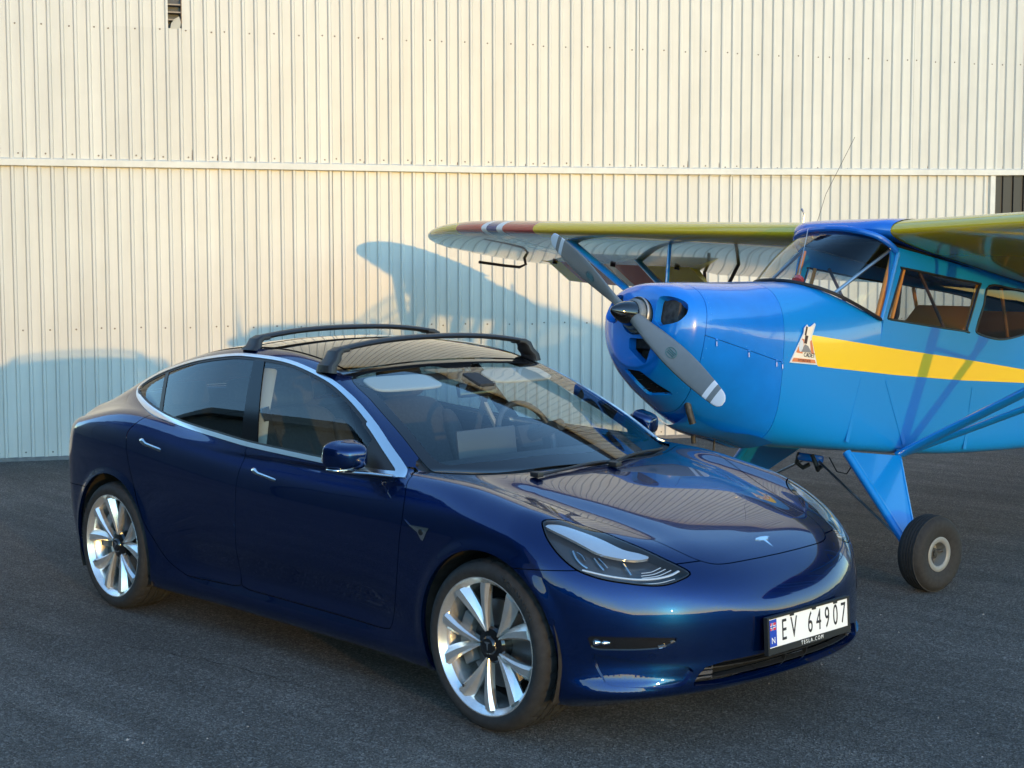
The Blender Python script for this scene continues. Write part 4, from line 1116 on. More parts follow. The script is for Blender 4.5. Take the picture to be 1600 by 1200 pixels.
# cabin insides: floor, panel, seats, roof
MB().box((.30, 0, 1.45), (.03, .66, .20), None, .01).build('instrument_panel', M_brown, plane)
MB().box((.36, 0, 1.555), (.26, .58, .02), None, .008).build('glare_shield', M_dark, plane)
for k_, (xq, sl) in enumerate(((-.90, 40), (-1.55, 20))):
    MB().box((xq, 0, 1.49), (.06, .50, .66), rotm('Y', -sl), .025).build('cockpit_seat_back', M_tan, plane)
MB().box((-.50, 0, .93), (1.3, .66, .03)).build('cabin_floor', M_dark, plane, False)
MB().box((-.72, 0, 1.962), (1.50, .70, .012)).build('cabin_ceiling', M_dark, plane, False)
MB().tube([(-.42, .10, 1.95), (-.44, .10, 1.78), (-.46, .10, 1.60), (-.45, .10, 1.50)], [.03, .035, .030, .010], 8, flat=.4).build('shoulder_belt', M_ink, plane)
# --- wings
def airfoil(n=26):
    up_, lo_ = [], []
    for k in range(n + 1):
        x = .5 * (1 - math.cos(math.pi * k / n))
        t = .62 * (.2969 * math.sqrt(x) - .126 * x - .3516 * x ** 2 + .2843 * x ** 3 - .1036 * x ** 4)
        cm = .032 * (1 - (2 * x - .8) ** 2) if x < .9 else .032 * (1 - (2 * .9 - .8) ** 2) * (1 - x) / .1
        cm = .034 * math.sin(math.pi * x ** .75)
        up_.append((x, cm + t)); lo_.append((x, cm - t * .95))
    return up_[::-1] + lo_[1:]
AF = airfoil()
CH = 1.52; LEX, LEZ = .031, 2.035
def wing_sec(y, hinge=None):
    a = abs(y); q = max(0, (a - 3.85) / 1.56)
    ch = CH; le = LEX; tex = LEX - CH
    if q > 0:
        e = math.sqrt(max(0, 1 - q ** 2.0)); mid = LEX - .52 * CH
        le = mid + (LEX - mid) * e; tex = mid + (LEX - CH - mid) * e
    c_ = max(le - tex, .02); tk = min(1, .22 + .78 * (c_ / CH)) if q > 0 else 1
    if q > 0: tk = math.sqrt(max(.02, 1 - q ** 2.0)) * .9 + .1
    z0 = LEZ + .030 * max(0, a - .377)
    inc = math.tan(math.radians(3.2))
    return [(le - x * c_, y, z0 + (zz * CH * tk if q > 0 else zz * CH) - (LEX - (le - x * c_)) * inc) for x, zz in AF]
bands = [(.377, 0), (3.12, 1), (3.53, 2), (3.61, 3), (3.75, 2), (3.82, 1), (4.22, 0), (5.41, 0)]
def wing(sgn):
    ys = sorted(set(list(np.linspace(.377, 3.85, 31)) + [b_[0] for b_ in bands] + list(3.85 + 1.56 * np.sin(np.linspace(0, math.pi / 2, 16)))))
    ys = [y for k, y in enumerate(ys) if k == 0 or y - ys[k - 1] > 1e-6]
    n = len(AF); V = []; F = []; mi = []
    cutx = LEX - CH * .78
    for y in ys: V += wing_sec(sgn * y)
    for i in range(len(ys) - 1):
        ym = (ys[i] + ys[i + 1]) / 2; b_ = [q[1] for q in bands if q[0] <= ym][-1]
        for k in range(n):
            kk = (k + 1) % n
            if 2.55 < ym < 4.42 and AF[k][0] >= .783 and AF[kk][0] >= .783: continue          # aileron bay
            F.append((i * n + k, i * n + kk, (i + 1) * n + kk, (i + 1) * n + k)); mi.append(b_)
    w_ = raw('wing', V, F, [M_yel, M_red, M_bwh, M_bbl], plane, True)
    bm = bmesh.new(); bm.from_mesh(w_.data)
    for f_, m_ in zip(bm.faces, mi): f_.material_index = m_
    bmesh.ops.recalc_face_normals(bm, faces=bm.faces[:]); bm.to_mesh(w_.data); bm.free()
    w_.data.set_sharp_from_angle(angle=math.radians(50))
    # aileron, drooped about its hinge
    dr = math.radians(25 if sgn < 0 else -6)
    V = []; F = []; ya = list(np.linspace(2.57, 4.40, 22)); sel = None
    for y in ya:
        s_ = wing_sec(sgn * y); hz = None
        pts = [p_ for p_, q_ in zip(s_, AF) if q_[0] >= .783]; pts = [pts[k_] for k_ in range(len(pts))]
        lo_i = [k_ for k_, q_ in enumerate(AF) if q_[0] >= .783]; brk = [j_ for j_ in range(1, len(lo_i)) if lo_i[j_] != lo_i[j_ - 1] + 1]
        if brk: pts = pts[brk[0]:] + pts[:brk[0]]
        hx = max(p_[0] for p_ in pts); zz = np.mean([p_[2] for p_ in pts if p_[0] > hx - .06])
        V += [(hx + (p_[0] - hx) * math.cos(dr) + (p_[2] - zz) * math.sin(dr) * 0, p_[1], zz + (p_[2] - zz) + (p_[0] - hx) * math.sin(dr)) for p_ in pts]
    n = len(pts); upn = sum(1 for p_ in pts if 1)
    for i in range(len(ya) - 1):
        ym = (ya[i] + ya[i + 1]) / 2
        for k in range(n): F.append((i * n + k, i * n + (k + 1) % n, (i + 1) * n + (k + 1) % n, (i + 1) * n + k))
    F += [tuple(range(n)), tuple((len(ya) - 1) * n + k for k in range(n))]
    ai = raw('aileron', V, F, [M_yel, M_red, M_bwh, M_bbl], w_, True)
    bm = bmesh.new(); bm.from_mesh(ai.data); bmesh.ops.recalc_face_normals(bm, faces=bm.faces[:])
    for f_ in bm.faces:
        ym = abs(f_.calc_center_median().y); f_.material_index = [q[1] for q in bands if q[0] <= ym][-1] if ym > .4 else 0
    bm.to_mesh(ai.data); bm.free(); ai.data.set_sharp_from_angle(angle=math.radians(50))
    for y_ in (2.7, 3.5, 4.3): MB().box((cutx + .01, sgn * y_, wing_sec(sgn * y_)[len(AF) * 3 // 4][2] - .02), (.05, .010, .025)).build('aileron_hinge', M_black, w_)
    return w_
wr_ = wing(-1); wl_ = wing(1)
# centre section over the cabin
V = []; F = []; n = len(AF)
for y in np.linspace(-.380, .380, 17):
    s_ = wing_sec(.377); ex_ = .085 * (1 - (abs(y) / .38) ** 6); V += [(p_[0] + (.004 + ex_ * max(0, 1 - (LEX - p_[0]) / .35) ** 1.5), y, p_[2] + (.003 if k < n // 2 else -.003)) for k, p_ in enumerate(s_)]
for i in range(16):
    for k in range(n): F.append((i * n + k, i * n + (k + 1) % n, (i + 1) * n + (k + 1) % n, (i + 1) * n + k))
MB().add(V, F).build('wing_root_fairing', M_cenb, plane)
MB().tube(T_ + np.array([.012, 0, .006]), .020, 10).build('windscreen_top_fairing', M_cenb, plane)
# registration letters under the left wing
for ch, y_ in zip('LN-', (3.3, 2.2, 1.3)):
    me = text_mesh(ch, 1.05, .8, .0005)
    zc_ = wing_sec(y_)[len(AF) * 3 // 4][2] - .012
    place_text('underwing_letter', me, M_lett, wl_, (-.72, y_, zc_), (0, 1, .037), (1, 0, .03), (0, 0, -1))
# --- lift struts, jury struts
def strut(a, b, r, name, m=M_pblu, par=plane): return MB().tube([a, b], r, 14, flat=2.1, up=(1, 0, 0)).build(name, m, par)
for sg_ in (1, -1):
    strut((-.33, sg_ * .372, .735), (-.20, sg_ * 3.0, 2.10), .022, 'lift_strut'); strut((-.345, sg_ * .372, .735), (-.95, sg_ * 3.0, 2.065), .017, 'lift_strut')
    q1 = np.array((-.33, sg_ * .372, .735)) * .46 + np.array((-.20, sg_ * 3.0, 2.10)) * .54
    q2 = np.array((-.345, sg_ * .372, .735)) * .46 + np.array((-.95, sg_ * 3.0, 2.065)) * .54
    strut(q1, (-.22, sg_ * 1.80, 2.04), .008, 'jury_strut'); strut(q2, (-.92, sg_ * 1.78, 2.02), .008, 'jury_strut', M_brown); strut(q1, q2, .007, 'jury_strut')
    MB().box((-.335, sg_ * .378, .735), (.07, .03, .06), None, .008).build('strut_fitting', M_stl, plane)
MB().tube([(-1.02, -4.62, 2.13), (-1.05, -4.60, 2.03), (-1.00, -4.62, 1.995), (-.86, -4.66, 1.985), (-.62, -4.72, 1.975)], .013, 8).build('balance_arm', M_brown, plane)
MB().tube([(-1.35, -2.62, 2.12), (-1.40, -2.62, 1.93), (-1.38, -2.62, 1.85)], .014, 8).build('aileron_horn', M_brown, plane)
MB().tube([(.14, -.10, 2.08), (.12, -.08, 2.25), (.02, -.0, 2.62)], .0016, 6).build('whip_antenna', M_black, plane)
for p_ in ((.05, -.30, 2.09), (-.30, 1.15, 2.19)): MB().tube([p_, (p_[0], p_[1], p_[2] + .06), (p_[0] + .03, p_[1], p_[2] + .085)], .006, 6).build('fuel_vent', M_stl, plane)
MB().tube([(.42, .06, 1.655), (.40, .05, 1.675)], .035, 14).build('fuel_cap', M_red, plane); MB().tube([(.41, .055, 1.67), (.30, -.02, 2.0)], .0025, 5).build('fuel_gauge_wire', M_stl, plane)
# --- undercarriage
RW = .213
for sg_ in (1, -1):
    wc = np.array((RW * math.sin(_th), sg_ * .955, RW * math.cos(_th)))
    ax_ = wc + np.array((0, -sg_ * .115, 0)); a1, a2 = np.array((.165, sg_ * .385, .700)), np.array((-.315, sg_ * .385, .722))
    gear = MB().tube([a1, ax_ + np.array((.035, 0, .0))], .026, 12, flat=1).build('gear_leg', M_pblu, plane)
    MB().tube([a2, ax_ + np.array((-.03, 0, .01))], .012, 10).build('gear_leg_rear', M_pblu, plane)
    n_ = np.cross(a2 - a1, ax_ - a1); n_ /= np.linalg.norm(n_)
    tri = [a1, a2, ax_ + np.array((-.03, 0, .01)), ax_ + np.array((.035, 0, 0))]
    raw('gear_leg_fairing', [p_ + n_ * .008 for p_ in tri] + [p_ - n_ * .008 for p_ in tri], [(0, 1, 2, 3), (7, 6, 5, 4), (0, 4, 5, 1), (1, 5, 6, 2), (2, 6, 7, 3), (3, 7, 4, 0)], M_pblu, plane, False)
    MB().tube([wc - np.array((0, sg_ * .14, 0)), wc + np.array((0, sg_ * .02, 0))], .022, 12).build('axle', M_stl, plane)
    MB().tube([ax_ + np.array((.02, 0, .0)), (.02, sg_ * .06, .625)], .0075, 10).build('shock_strut', M_stl, plane)
    wh = empty('main_wheel', wc.tolist(), (0, 0, 0 if sg_ < 0 else math.pi), plane)
    W2 = .082
    tp = [(.085, -.052), (.100, -.064), (.120, -.073), (.150, -.080), (.178, -.077), (.196, -.066), (.206, -.050)]
    for h_ in (-.044, -.026, -.008, .010, .028): tp += [(.2115 + .001 * (1 - abs(h_) / .05), h_ - .005), (.2115 + .001 * (1 - abs(h_) / .05), h_ + .007), (.2075, h_ + .0085), (.2075, h_ + .0115)]
    tp += [(.206, .050), (.196, .066), (.178, .077), (.150, .080), (.120, .073), (.100, .064), (.085, .052)]
    MB().lathe(tp, 72).build('tyre', M_tyre, wh, True, 30)
    MB().lathe([(.094, -.058), (.097, -.064), (.092, -.067), (.074, -.066), (.066, -.060), (.064, -.030), (.060, .0), (.02, .0)], 48).build('wheel_rim', mat('wheel_rim_pale', (.21, .215, .21), rough=.55, metal=.2), wh)
    MB().lathe([(.001, -.040), (.016, -.040), (.018, -.032), (.030, -.030), (.032, .0), (.001, .0)], 24).build('wheel_hub', M_eng, wh)
    for a_ in (20, 140, 260): MB().tube([(.030 * math.cos(math.radians(a_)), -.025, .030 * math.sin(math.radians(a_))), (.062 * math.cos(math.radians(a_)), -.035, .062 * math.sin(math.radians(a_)))], .008, 6).build('wheel_spoke', M_eng, wh)
mbq = MB().box((.03, 0, .640), (.12, .12, .05), None, .02)
mbq.build('shock_mount', M_cowlb, plane)
for y_ in (-.05, .05): MB().tube([(.08, y_, .66), (.06, y_ * 1.6, .60), (.02, y_ * 1.2, .575), (-.02, y_, .60)], .014, 8).build('shock_link', M_eng, plane)
MB().tube([(-.02, .10, .66), (-.06, .14, .58), (-.08, .20, .575), (-.07, .26, .66)], .004, 6).build('brake_hose', M_black, plane)
MB().tube([(.88, .02, .67), (.86, .02, .38)], .006, 8).build('breather_tube', M_eng, plane)
MB().tube([(1.02, -.02, .70), (1.00, -.02, .63)], .014, 10).build('drain_stub', M_eng, plane)
# cowl lip and exhaust
V = []; F = []
for i, t_ in enumerate(np.linspace(0, 1, 13)):
    x_ = 1.24 - .52 * t_; wv = .02 * math.sin(t_ * math.pi * 1.1)
    for y_ in np.linspace(-1, 1, 9): V.append((x_, y_ * (.15 + .17 * t_), .752 - .075 * t_ ** .7 - .042 + .02 * abs(y_) ** 2 * 3 - .03 * t_ * (1 - t_) * 0 + .012 * math.cos(t_ * 8) * abs(y_)))
for i in range(12):
    for k in range(8): F.append((i * 9 + k, i * 9 + k + 1, (i + 1) * 9 + k + 1, (i + 1) * 9 + k))
lip = raw('cowl_outlet_lip', V, F, M_cowlb, plane, True)
MB().tube([(1.28, .17, .86), (1.27, .19, .80), (1.24, .20, .735)], .019, 14).build('exhaust_pipe', M_eng, plane)
MB().tube([(1.452, .062, .968), (1.30, .168, .872)], .012, 8).build('cooler_edge', M_gloss, plane)
MB().box((1.30, 0, 1.25), (.42, .52, .30), None, .03).build('engine_block', M_eng, plane)
for sg_ in (1, -1):
    cy = MB()
    for k_ in range(7): cy.tube([(1.40, sg_ * (.10 + .030 * k_), 1.31), (1.40, sg_ * (.112 + .030 * k_), 1.31)], .075, 16)
    cy.build('engine_cylinder', M_eng, plane)
MB().tube([(1.45, .0, 1.09), (1.40, .0, 1.09)], .055, 16).build('carburettor_air_box', M_eng, plane)
# cowl fasteners
for (fx_, fz_) in ((1.325, 1.185), (1.08, 1.160), (.85, 1.138), (.80, 1.132)):
    for sg_ in (1, -1):
        yy = float(np.interp(fx_, _sx, np.array([q[1] for q in _st])[::-1]))
        lt = MB().box((fx_, sg_ * (yy + .003), fz_ + .01), (.018, .008, .012), None, .003); lt.tube([(fx_, sg_ * (yy + .004), fz_), (fx_ - .004, sg_ * (yy + .005), fz_ - .024)], .0035, 6)
        lt.build('cowl_latch', M_cowlb, plane)
# rivet and screw heads along the seams (too small to pick apart)
rv = MB()
def rivet(p_, n_, r_=.0045):
    n_ = np.array(n_, float); n_ /= np.linalg.norm(n_); a_ = np.cross(n_, (1, 0, 0)); a_ /= np.linalg.norm(a_); b_ = np.cross(n_, a_); p_ = np.array(p_, float)
    k_ = 6; V_ = [p_ + r_ * (math.cos(t_) * a_ + math.sin(t_) * b_) for t_ in np.linspace(0, 2 * math.pi, k_ + 1)[:-1]] + [p_ + n_ * .0022]
    rv.add(V_, [(i_, (i_ + 1) % k_, k_) for i_ in range(k_)])
def fus_pt(x_, th_):
    w_, zm, zt, zb, nt_, nb_ = [f_(np.array([x_]))[0] for f_ in _si]; c_, s_ = math.cos(th_), math.sin(th_); n_ = nt_ if s_ >= 0 else nb_
    return np.array((x_, w_ * math.copysign(abs(c_) ** (2 / n_), c_), zm + (zt - zm if s_ >= 0 else zm - zb) * math.copysign(abs(s_) ** (2 / n_), s_))), np.array((0, c_, s_))
for x_ in (1.375, .765, .735):
    for th_ in np.radians(np.arange(-60, 241, 7.5)): q_, n_ = fus_pt(x_, th_); rivet(q_, n_, .004)
for x_ in np.arange(-.1, 1.3, .075):
    for dz in (.0,):
        for sg_ in (1, -1): rivet((x_, sg_ * (side_y(x_) if x_ > 0 else .372), 1.445 if x_ < .75 else 1.20 - .105 * (1.39 - x_) + .02), (0, sg_, 0), .0032)
for t_ in np.linspace(.03, .97, 9):
    for sg_ in (1, -1): rivet((-.015 - .05 * t_, sg_ * .391, 1.51 + .40 * t_), (0, sg_, 0), .004)
so = raw('rivets', rv.v, rv.f, M_pblu, plane, False); so['kind'] = 'stuff'
# fabric finishing tapes on the fuselage side
for sg_ in (1, -1):
    for pts in ([(.16, .374, .76), (.14, .374, .9), (.10, .374, 1.15)], [(-.36, .374, .80), (-.12, .374, 1.16)], [(-.95, .374, .83), (-.96, .374, 1.0), (-.96, .374, 1.22)]):
        P_ = np.array(pts) * np.array([1, sg_, 1]); MB().tube(crom(P_, 6), .0011, 6, flat=16, up=(1, 0, 0) if abs(P_[0][0] - P_[-1][0]) < .3 else (0, 0, 1)).build('fabric_tape', M_pblu, plane)
# --- propeller
PH = math.radians(151.28); eB = np.array([0, math.cos(PH), math.sin(PH)]); eT = np.array([0, -math.sin(PH), math.cos(PH)])
prop = empty('propeller', (1.624, 0, 1.281), (0, 0, 0), plane)
for sg_ in (1, -1):
    V = []; F = []; mi = []
    rs_ = [.04, .07, .10, .14, .19, .25, .33, .42, .52, .62, .70, .765, .80, .835, .862, .884, .898, .9055]
    R_ = .9065
    for r in rs_:
        q = r / R_
        cw_ = np.interp(q, [0, .08, .15, .3, .5, .65, .8, .9, .96, .985, 1.0], [.080, .080, .090, .116, .136, .134, .116, .100, .084, .064, .020])
        th_ = np.interp(q, [0, .12, .25, .5, .8, 1], [.075, .062, .036, .022, .012, .004])
        pit = math.radians(np.interp(q, [0, .15, .3, .6, 1], [50, 46, 34, 20, 12]))
        for k in range(14):
            t_ = 2 * math.pi * k / 14; u_ = math.cos(t_) * cw_ / 2; v_ = math.sin(t_) * th_ / 2 * (1.0 if math.sin(t_) > 0 else .35)
            # chord direction: mostly across (eT), pitched towards the axis
            cdir = eT * math.cos(pit) * sg_ + np.array([1, 0, 0]) * math.sin(pit) * -1; ndir = np.array([1, 0, 0]) * math.cos(pit) + eT * sg_ * math.sin(pit)
            V.append(eB * sg_ * r + cdir * u_ + ndir * v_ + np.array([-.004, 0, 0]))
    for i in range(len(rs_) - 1):
        for k in range(14): F.append((i * 14 + k, i * 14 + (k + 1) % 14, (i + 1) * 14 + (k + 1) % 14, (i + 1) * 14 + k)); mi.append(1 if (.765 <= rs_[i] < .80 or rs_[i] >= .835) else 0)
    F.append(tuple(range(14))); mi.append(0); F.append(tuple((len(rs_) - 1) * 14 + k for k in range(14))); mi.append(1)
    bl = raw('propeller_blade', V, F, [M_prop, M_propw], prop, True)
    bm = bmesh.new(); bm.from_mesh(bl.data)
    for f_, m_ in zip(bm.faces, mi): f_.material_index = m_
    bmesh.ops.recalc_face_normals(bm, faces=bm.faces[:]); bm.to_mesh(bl.data); bm.free()
    # oval maker's mark on the blade
    q = .47; pit = math.radians(np.interp(q, [.3, .6], [34, 20])); cdir = eT * math.cos(pit) * sg_ - np.array([1, 0, 0]) * math.sin(pit); ndir = np.array([1, 0, 0]) * math.cos(pit) + eT * sg_ * math.sin(pit)
    o_ = eB * sg_ * (R_ * q) + np.array([-.004, 0, 0]) + ndir * .0130
    mk = MB()
    ov = [(.042 * math.cos(t_), .026 * math.sin(t_)) for t_ in np.linspace(0, 2 * math.pi, 25)[:-1]]
    mk.tube([o_ + eB * a_ * sg_ + cdir * b_ for a_, b_ in ov], .0016, 4, closed=True, up=ndir)
    for b_ in (-.010, 0, .010): mk.tube([o_ + eB * sg_ * -.030 + cdir * b_, o_ + eB * sg_ * .030 + cdir * b_], .0026, 4, up=ndir)
    mk.build('blade_mark', M_teal, bl, False)
RY = Matrix.Rotation(math.radians(-90), 4, 'Z')
MB().lathe([(.001, .140), (.010, .137), (.026, .120), (.044, .090), (.060, .050), (.068, .015), (.070, -.005), (.060, -.012)], 36, RY).build('spinner', M_gloss, prop)
MB().lathe([(.072, -.004), (.082, -.010), (.086, -.022), (.086, -.052), (.078, -.062), (.01, -.062)], 36, RY).build('propeller_hub', M_prop, prop)
MB().lathe([(.098, -.040), (.102, -.048), (.096, -.075), (.02, -.075)], 40, RY).build('hub_ring', mat('hub_pale_metal', (.34, .34, .33), rough=.45, metal=.4), prop)
# --- tail
def slab(name, poly, y0, t_, m, axis='Y'):
    mb_ = MB()
    if axis == 'Y': mb_.prism(poly, (0, y0 - t_ / 2, 0), (1, 0, 0), (0, 0, 1), (0, 1, 0), t_)
    else: mb_.prism(poly, (0, 0, y0 - t_ / 2), (1, 0, 0), (0, 1, 0), (0, 0, 1), t_)
    o = mb_.build(name, m, plane, False); b = o.modifiers.new('b', 'BEVEL'); b.width = t_ * .45; b.segments = 3
    return o
slab('tail_fin', crom([(-4.35, 1.52), (-4.6, 1.80), (-4.9, 2.15), (-5.15, 2.25), (-5.15, 1.3)], 4).tolist(), 0, .05, M_pblu)
slab('rudder', crom([(-5.17, 1.2), (-5.17, 2.25), (-5.45, 2.15), (-5.62, 1.75), (-5.5, 1.3), (-5.3, 1.15)], 4).tolist(), 0, .045, M_pblu)
slab('tailplane', crom([(-4.35, .05), (-4.5, .8), (-4.8, 1.45), (-5.1, 1.5), (-5.4, 1.2), (-5.45, .1), (-5.45, -.1), (-5.4, -1.2), (-5.1, -1.5), (-4.8, -1.45), (-4.5, -.8), (-4.35, -.05)], 4).tolist(), 1.44, .05, M_yel, 'Z')
MB().tube([(-4.9, 0, 1.25), (-5.1, 0, 1.05), (-5.16, 0, .995)], .02, 8).build('tail_spring', M_black, plane)
tw = empty('tail_wheel', (-5.18, 0, 1.005), (0, 0, 0), plane)
MB().lathe([(.05, -.025), (.085, -.03), (.10, -.018), (.10, .018), (.085, .03), (.05, .025)], 32).build('tyre', M_tyre, tw); MB().lathe([(.001, -.02), (.05, -.022), (.05, .022), (.001, .02)], 24).build('wheel_rim', M_stl, tw)
# --- nose decal with lettering, on both sides
DC = [(.745, 1.150), (.663, 1.329), (.663, 1.358), (.641, 1.381), (.622, 1.364), (.580, 1.398), (.570, 1.390), (.590, 1.310), (.512, 1.167)]
def decal(name, poly, m, h, sg_, par):
    n = len(poly); Pq = np.array([(a_, sg_ * (side_y(a_) + h), b_) for a_, b_ in poly])
    V = np.concatenate([Pq, Pq - np.array([0, sg_ * .002, 0])]); F = [tuple(range(n)), tuple(range(n, 2 * n))[::-1]] + [(i, (i + 1) % n, n + (i + 1) % n, n + i) for i in range(n)]
    return raw(name, V, F, m, par, False)
for sg_ in (1, -1):
    d0 = decal('nose_decal', DC, M_bwh, .0045, sg_, plane)
    decal('decal_field', [(.733, 1.157), (.658, 1.322), (.652, 1.360), (.640, 1.366), (.585, 1.378), (.600, 1.31), (.524, 1.173)], M_cream2, .0056, sg_, d0)
    decal('decal_base', [(.730, 1.158), (.719, 1.181), (.540, 1.193), (.527, 1.174)], M_oran, .0066, sg_, d0)
    decal('decal_patch', [(.705, 1.213), (.668, 1.296), (.650, 1.296), (.650, 1.213)], M_oran, .0066, sg_, d0)
    decal('decal_patch', [(.580, 1.225), (.600, 1.29), (.588, 1.30), (.553, 1.225)], M_oran, .0066, sg_, d0)
    decal('decal_oval', [(.670 + .018 * math.cos(t_), 1.255 + .034 * math.sin(t_)) for t_ in np.linspace(0, 2 * math.pi, 17)[:-1]], M_bwh, .0076, sg_, d0)
    decal('decal_bar', [(.652, 1.318), (.648, 1.368), (.636, 1.366), (.640, 1.318)], M_brown, .0076, sg_, d0)
    decal('decal_bar', [(.648, 1.272), (.646, 1.318), (.622, 1.318), (.626, 1.272)], M_brown, .0076, sg_, d0)
    decal('decal_bar', [(.665, 1.222), (.640, 1.268), (.612, 1.262), (.575, 1.228)], M_dgrey, .0076, sg_, d0)
    ex_ = (-1, 0, 0) if sg_ > 0 else (1, 0, 0)
    place_text('decal_lettering', text_mesh('CADET', .034, .85, .0004), M_ink, d0, (.594, sg_ * (side_y(.59) + .0092), 1.211), (-sg_ * .995, 0, .06), (0.06 * sg_, 0, .995), (0, sg_, 0))
    place_text('decal_lettering', text_mesh('INTERSTATE', .020, .95, .0004), M_brown, d0, (.628, sg_ * (side_y(.628) + .0076), 1.1755), (-sg_ * .995, 0, .06), (.06 * sg_, 0, .995), (0, sg_, 0))
# ---------------------------------------------------------------- asphalt
def asphalt():
    m = bpy.data.materials.new('asphalt'); m.use_nodes = True; nt = m.node_tree; b = nt.nodes['Principled BSDF']
    tc = nt.nodes.new('ShaderNodeTexCoord')
    def nz(scale, detail=4, rough=.6):
        n = nt.nodes.new('ShaderNodeTexNoise'); n.inputs['Scale'].default_value = scale; n.inputs['Detail'].default_value = detail; n.inputs['Roughness'].default_value = rough
        nt.links.new(tc.outputs['Object'], n.inputs['Vector']); return n
    v = nt.nodes.new('ShaderNodeTexVoronoi'); v.inputs['Scale'].default_value = 135; nt.links.new(tc.outputs['Object'], v.inputs['Vector'])
    v2 = nt.nodes.new('ShaderNodeTexVoronoi'); v2.inputs['Scale'].default_value = 60; nt.links.new(tc.outputs['Object'], v2.inputs['Vector'])
    sep = nt.nodes.new('ShaderNodeSeparateColor'); nt.links.new(v.outputs['Color'], sep.inputs[0])
    sep2 = nt.nodes.new('ShaderNodeSeparateColor'); nt.links.new(v2.outputs['Color'], sep2.inputs[0])
    r = nt.nodes.new('ShaderNodeValToRGB'); nt.links.new(sep.outputs[0], r.inputs[0])
    e = r.color_ramp.elements; e[0].position = 0; e[0].color = (.105, .089, .078, 1); e[1].position = 1; e[1].color = (.40, .345, .295, 1)
    q = e.new(.55); q.color = (.172, .147, .128, 1); q = e.new(.88); q.color = (.255, .218, .19, 1)
    r2 = nt.nodes.new('ShaderNodeValToRGB'); nt.links.new(sep2.outputs[1], r2.inputs[0])
    e2 = r2.color_ramp.elements; e2[0].position = .93; e2[0].color = (0, 0, 0, 1); e2[1].position = .97; e2[1].color = (1, 1, 1, 1)
    mx = nt.nodes.new('ShaderNodeMix'); mx.data_type = 'RGBA'; mx.inputs['B'].default_value = (.36, .33, .30, 1)
    mm = nt.nodes.new('ShaderNodeMath'); mm.operation = 'MULTIPLY'; mm.inputs[1].default_value = .45
    nt.links.new(r2.outputs[0], mm.inputs[0]); nt.links.new(mm.outputs[0], mx.inputs['Factor']); nt.links.new(r.outputs[0], mx.inputs['A'])
    big = nz(.35, 5); mr = nt.nodes.new('ShaderNodeMapRange'); mr.inputs['From Min'].default_value = .3; mr.inputs['From Max'].default_value = .7; mr.inputs['To Min'].default_value = .68; mr.inputs['To Max'].default_value = 1.26
    nt.links.new(big.outputs['Fac'], mr.inputs['Value'])
    mu = nt.nodes.new('ShaderNodeMix'); mu.data_type = 'RGBA'; mu.blend_type = 'MULTIPLY'; mu.inputs['Factor'].default_value = 1
    nt.links.new(mx.outputs['Result'], mu.inputs['A']); nt.links.new(mr.outputs[0], mu.inputs['B'])
    # streaky wear
    mp = nt.nodes.new('ShaderNodeMapping'); mp.inputs['Scale'].default_value = (.25, 2.2, 1); mp.inputs['Rotation'].default_value = (0, 0, .35)
    nt.links.new(tc.outputs['Object'], mp.inputs['Vector']); ns = nz(2.0, 6); nt.links.new(mp.outputs[0], ns.inputs['Vector'])
    mr2 = nt.nodes.new('ShaderNodeMapRange'); mr2.inputs['From Min'].default_value = .35; mr2.inputs['From Max'].default_value = .7; mr2.inputs['To Min'].default_value = .78; mr2.inputs['To Max'].default_value = 1.2
    nt.links.new(ns.outputs['Fac'], mr2.inputs['Value'])
    mu2 = nt.nodes.new('ShaderNodeMix'); mu2.data_type = 'RGBA'; mu2.blend_type = 'MULTIPLY'; mu2.inputs['Factor'].default_value = 1
    nt.links.new(mu.outputs['Result'], mu2.inputs['A']); nt.links.new(mr2.outputs[0], mu2.inputs['B']); nt.links.new(mu2.outputs['Result'], b.inputs['Base Color'])
    b.inputs['Roughness'].default_value = .82; b.inputs['Specular IOR Level'].default_value = .35
    bp = nt.nodes.new('ShaderNodeBump'); bp.inputs['Strength'].default_value = 1.0; bp.inputs['Distance'].default_value = .020
    nt.links.new(v.outputs['Distance'], bp.inputs['Height']); bp2 = nt.nodes.new('ShaderNodeBump'); bp2.inputs['Strength'].default_value = .8; bp2.inputs['Distance'].default_value = .010
    fn = nz(160, 3); nt.links.new(fn.outputs['Fac'], bp2.inputs['Height']); nt.links.new(bp.outputs[0], bp2.inputs['Normal']); nt.links.new(bp2.outputs[0], b.inputs['Normal'])
    return m
M_asph = asphalt()
raw('ground', [(-900, -900, 0), (900, -900, 0), (900, 900, 0), (-900, 900, 0)], [(0, 1, 2, 3)], M_asph, None, False)['kind'] = 'structure'
M_crack = mat('crack_dark', (.012, .012, .012), rough=.95, spec=.1)
def crack(pts, wmin=.003, wmax=.010):
    P = crom(pts, 14)[:, :2]; rng = random.Random(len(pts) * 7 + int(abs(pts[0][0]) * 100))
    P = P + np.array([(rng.uniform(-.012, .012), rng.uniform(-.012, .012)) for _ in P])
    V = []; F = []
    for i in range(len(P)):
        t = P[min(i + 1, len(P) - 1)] - P[max(i - 1, 0)]; n = np.array([-t[1], t[0]]) / (np.linalg.norm(t) + 1e-9); w_ = rng.uniform(wmin, wmax) * min(1, .2 + i / 8, .2 + (len(P) - i) / 8)
        V += [(*(P[i] + n * w_ / 2), .004), (*(P[i] - n * w_ / 2), .004)]
    for i in range(len(P) - 1): F.append((2 * i, 2 * i + 1, 2 * i + 3, 2 * i + 2))
    raw('asphalt_crack', V, F, M_crack, bpy.data.objects['ground'], False)
crack([(-4.5, -2.2), (-3.4, -1.75), (-2.4, -1.35), (-1.6, -1.12), (-.9, -1.05)], .0015, .005)
